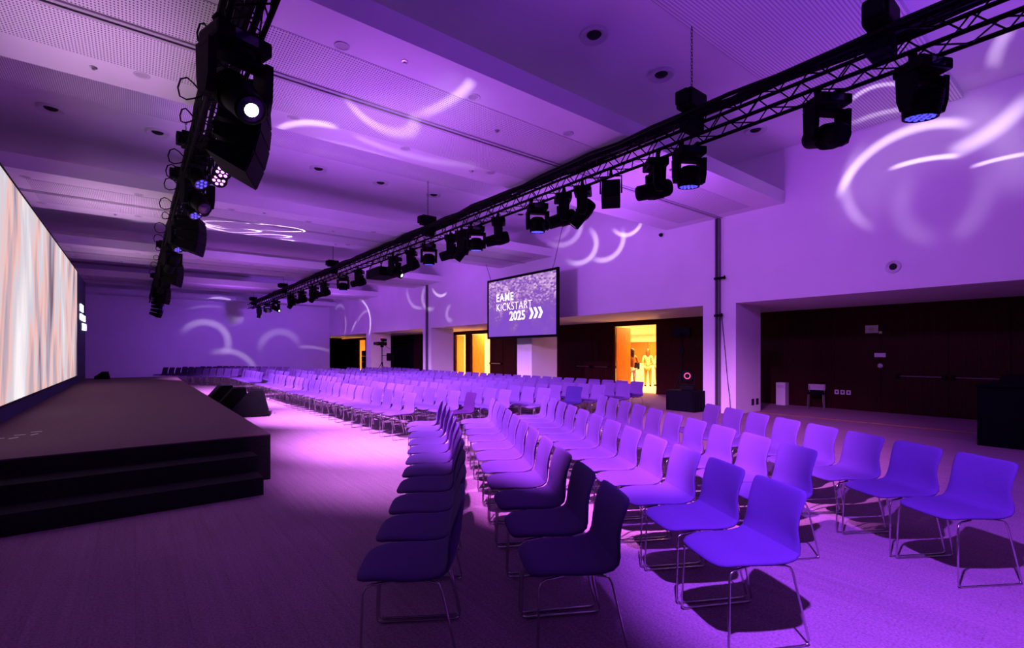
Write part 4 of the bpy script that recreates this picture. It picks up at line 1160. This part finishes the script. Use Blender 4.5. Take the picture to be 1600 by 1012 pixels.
# ------------------------------------------------------------------ people and furniture in the lobby
def skin_body(name, joints, edges, m, parent, sub=1):
    me = bpy.data.meshes.new(name)
    me.from_pydata([j[:3] for j in joints], edges, [])
    o = bpy.data.objects.new(name, me); COL.objects.link(o)
    md = o.modifiers.new('skin', 'SKIN'); md.use_smooth_shade = True
    for i, j in enumerate(joints):
        v = me.skin_vertices[0].data[i]; r = j[3]; v.radius = (r if not isinstance(r, tuple) else r[0], r if not isinstance(r, tuple) else r[1])
        v.use_root = (i == 0)
    s2 = o.modifiers.new('sub', 'SUBSURF'); s2.levels = sub; s2.render_levels = sub
    dg = bpy.context.evaluated_depsgraph_get(); me2 = bpy.data.meshes.new_from_object(o.evaluated_get(dg))
    bpy.data.objects.remove(o); me2.materials.clear()
    for p in me2.polygons: p.use_smooth = True
    return link(name, me2, m, parent)


SKINM = mat('skin', (0.62, 0.36, 0.24), 0.5, noise=(20, 0.95, 1.05, (1, 1, 1)))
HAIRD = mat('dark_hair', (0.06, 0.025, 0.012), 0.5, noise=(40, 0.7, 1.3, (1, 1, 0.2)))
HAIRB = mat('brown_hair', (0.16, 0.06, 0.02), 0.5, noise=(40, 0.7, 1.3, (1, 1, 0.2)))
CLOTH = {n: mat(n + '_cloth', c, 0.9, noise=(30, 0.85, 1.15, (1, 1, 1))) for n, c in (('rust', (0.42, 0.13, 0.04)), ('cream', (0.72, 0.58, 0.30)), ('tan', (0.45, 0.26, 0.07)), ('dark', (0.02, 0.016, 0.016)), ('pale', (0.75, 0.66, 0.6)))}
PATT = mat('patterned_cloth', (0.7, 0.58, 0.52), 0.9, noise=(9, 0.12, 1.15, (1, 1, 1)))


def person(x, y, rz, top, legs, hair, hairm, label, hold):
    """standing figure about 1.66 m, facing local +x"""
    o = empty('person', (x, y, 0), rz, label, 'person')
    H = 0.88
    J = [(0, 0, H, (0.15, 0.12)), (0, 0, 1.02, (0.13, 0.10)), (0.01, 0, 1.22, (0.15, 0.11)), (0, 0, 1.36, (0.12, 0.09)), (0.01, 0, 1.43, 0.05), (0.02, 0, 1.48, 0.05)]
    E = [(0, 1), (1, 2), (2, 3), (3, 4), (4, 5)]
    k = len(J)
    for s in (-1, 1):
        J += [(0, s * 0.18, 1.34, 0.058), (-0.03, s * 0.24, 1.09, 0.045), (0.16, s * (0.13 if hold else 0.2), 1.0 if hold else 0.95, 0.034), (0.24, s * 0.08 if hold else s * 0.19, 1.02 if hold else 0.86, 0.03)]
        E += [(3, k), (k, k + 1), (k + 1, k + 2), (k + 2, k + 3)]; k += 4
    skin_body('torso', J, E, top, o)
    J = [(0, 0, H, (0.15, 0.12))]; E = []
    k = 1
    for s in (-1, 1):
        J += [(0, s * 0.09, 0.80, 0.092), (0.02, s * 0.10, 0.47, 0.062), (-0.01, s * 0.11, 0.10, 0.045), (0.0, s * 0.11, 0.05, 0.045)]
        E += [(0, k), (k, k + 1), (k + 1, k + 2), (k + 2, k + 3)]; k += 4
    skin_body('trousers', J, E, legs, o)
    for s in (-1, 1): MB().box((-0.08, s * 0.11 - 0.042, 0), (0.17, s * 0.11 + 0.042, 0.075), 0.025).build('shoe', CLOTH['dark'], o)
    hd = MB().lathe([(0, -0.115), (0.045, -0.105), (0.068, -0.06), (0.078, 0.0), (0.078, 0.05), (0.06, 0.095), (0.03, 0.115), (0, 0.12)], 14, T(0.025, 0, 1.56) @ Matrix.Diagonal((1.15, 0.95, 1, 1)))
    hd.lathe([(0, 0.03), (0.012, 0.0), (0.016, -0.03), (0, -0.035)], 8, T(0.115, 0, 1.55))
    for s in (-1, 1): hd.lathe([(0, -0.008), (0.022, 0), (0, 0.008)], 8, T(0.02, s * 0.078, 1.55) @ RX(PI / 2))
    h = hd.build('head', SKINM, o, smooth=True)
    for s in (-1, 1): MB().lathe([(0, 0.006), (0.009, 0), (0, -0.006)], 6, T(0.108, s * 0.03, 1.57) @ RY(PI / 2)).build('eye', CLOTH['dark'], h)
    MB().box((0.098, -0.022, 1.498), (0.108, 0.022, 1.506), 0.002).build('mouth', CLOTH['rust'], h)
    low = 1.30 if hair == 'long' else 1.46
    hr = MB().lathe([(0, 0.135), (0.05, 0.125), (0.082, 0.08), (0.092, 0.02), (0.09, -0.05), (0.085, low - 1.56), (0.0, low - 1.57)], 14, T(-0.02, 0, 1.565) @ Matrix.Diagonal((1.0, 1.08, 1, 1)))
    hr.build('hair', hairm, o, smooth=True)
    for s in (-1, 1):
        hx, hy, hz = (0.24, s * 0.08, 1.02) if hold else (0.24, s * 0.19, 0.86)
        b = MB().box((hx - 0.02, hy - 0.03, hz - 0.03), (hx + 0.06, hy + 0.03, hz + 0.01), 0.012)
        for f in range(4): b.tube([(hx + 0.05, hy - 0.024 + f * 0.016, hz - 0.005), (hx + 0.10 - 0.006 * abs(f - 1.5), hy - 0.024 + f * 0.016, hz - 0.02), (hx + 0.115 - 0.008 * abs(f - 1.5), hy - 0.024 + f * 0.016, hz - 0.045)], 0.0085, 5)
        b.tube([(hx + 0.0, hy - s * 0.03, hz), (hx + 0.04, hy - s * 0.05, hz + 0.01), (hx + 0.065, hy - s * 0.045, hz + 0.01)], 0.010, 5)
        b.build('hand', SKINM, o, smooth=True)
    return o


p1 = person(16.55, 13.0, R_(60), CLOTH['rust'], PATT, 'long', HAIRD, 'person with long dark hair, rust top and patterned trousers in the doorway', False)
tag(MB().box((-0.05, -0.11, 0), (0.05, 0.11, 0.30), 0.04).build('shoulder_bag', CLOTH['dark'], None, (16.74, 12.89, 0.82), (0, 0, R_(60))), 'black bag hanging beside the person in the rust top', 'bag')
person(18.3, 13.5, R_(38), CLOTH['cream'], CLOTH['tan'], 'long', HAIRB, 'person seen from behind in cream top and tan trousers in the lobby', True)
person(18.9, 13.35, R_(170), CLOTH['pale'], CLOTH['tan'], 'short', HAIRD, 'person with dark hair half hidden by the door jamb', True)
o = empty('lobby_counter', (20.8, 16.2, 0), R_(38), 'white lobby counter behind the standing people', 'counter')
box('front', (-0.35, -1.1, 0), (0.35, 1.1, 0.92), LOBBYW, o, 0.01); box('countertop', (-0.4, -1.15, 0.92), (0.4, 1.15, 0.96), WHITE_P, o, 0.006)
# stacked dark loudspeaker in the last bay
o = empty('speaker_stack', (13.6, 35.2, 0), 0, 'dark column of stacked cases before the farthest lit door', 'case')
for i in range(4): box('case', (-0.25, -0.3, i * 0.42), (0.25, 0.3, i * 0.42 + 0.41), BLACK, o, 0.02)
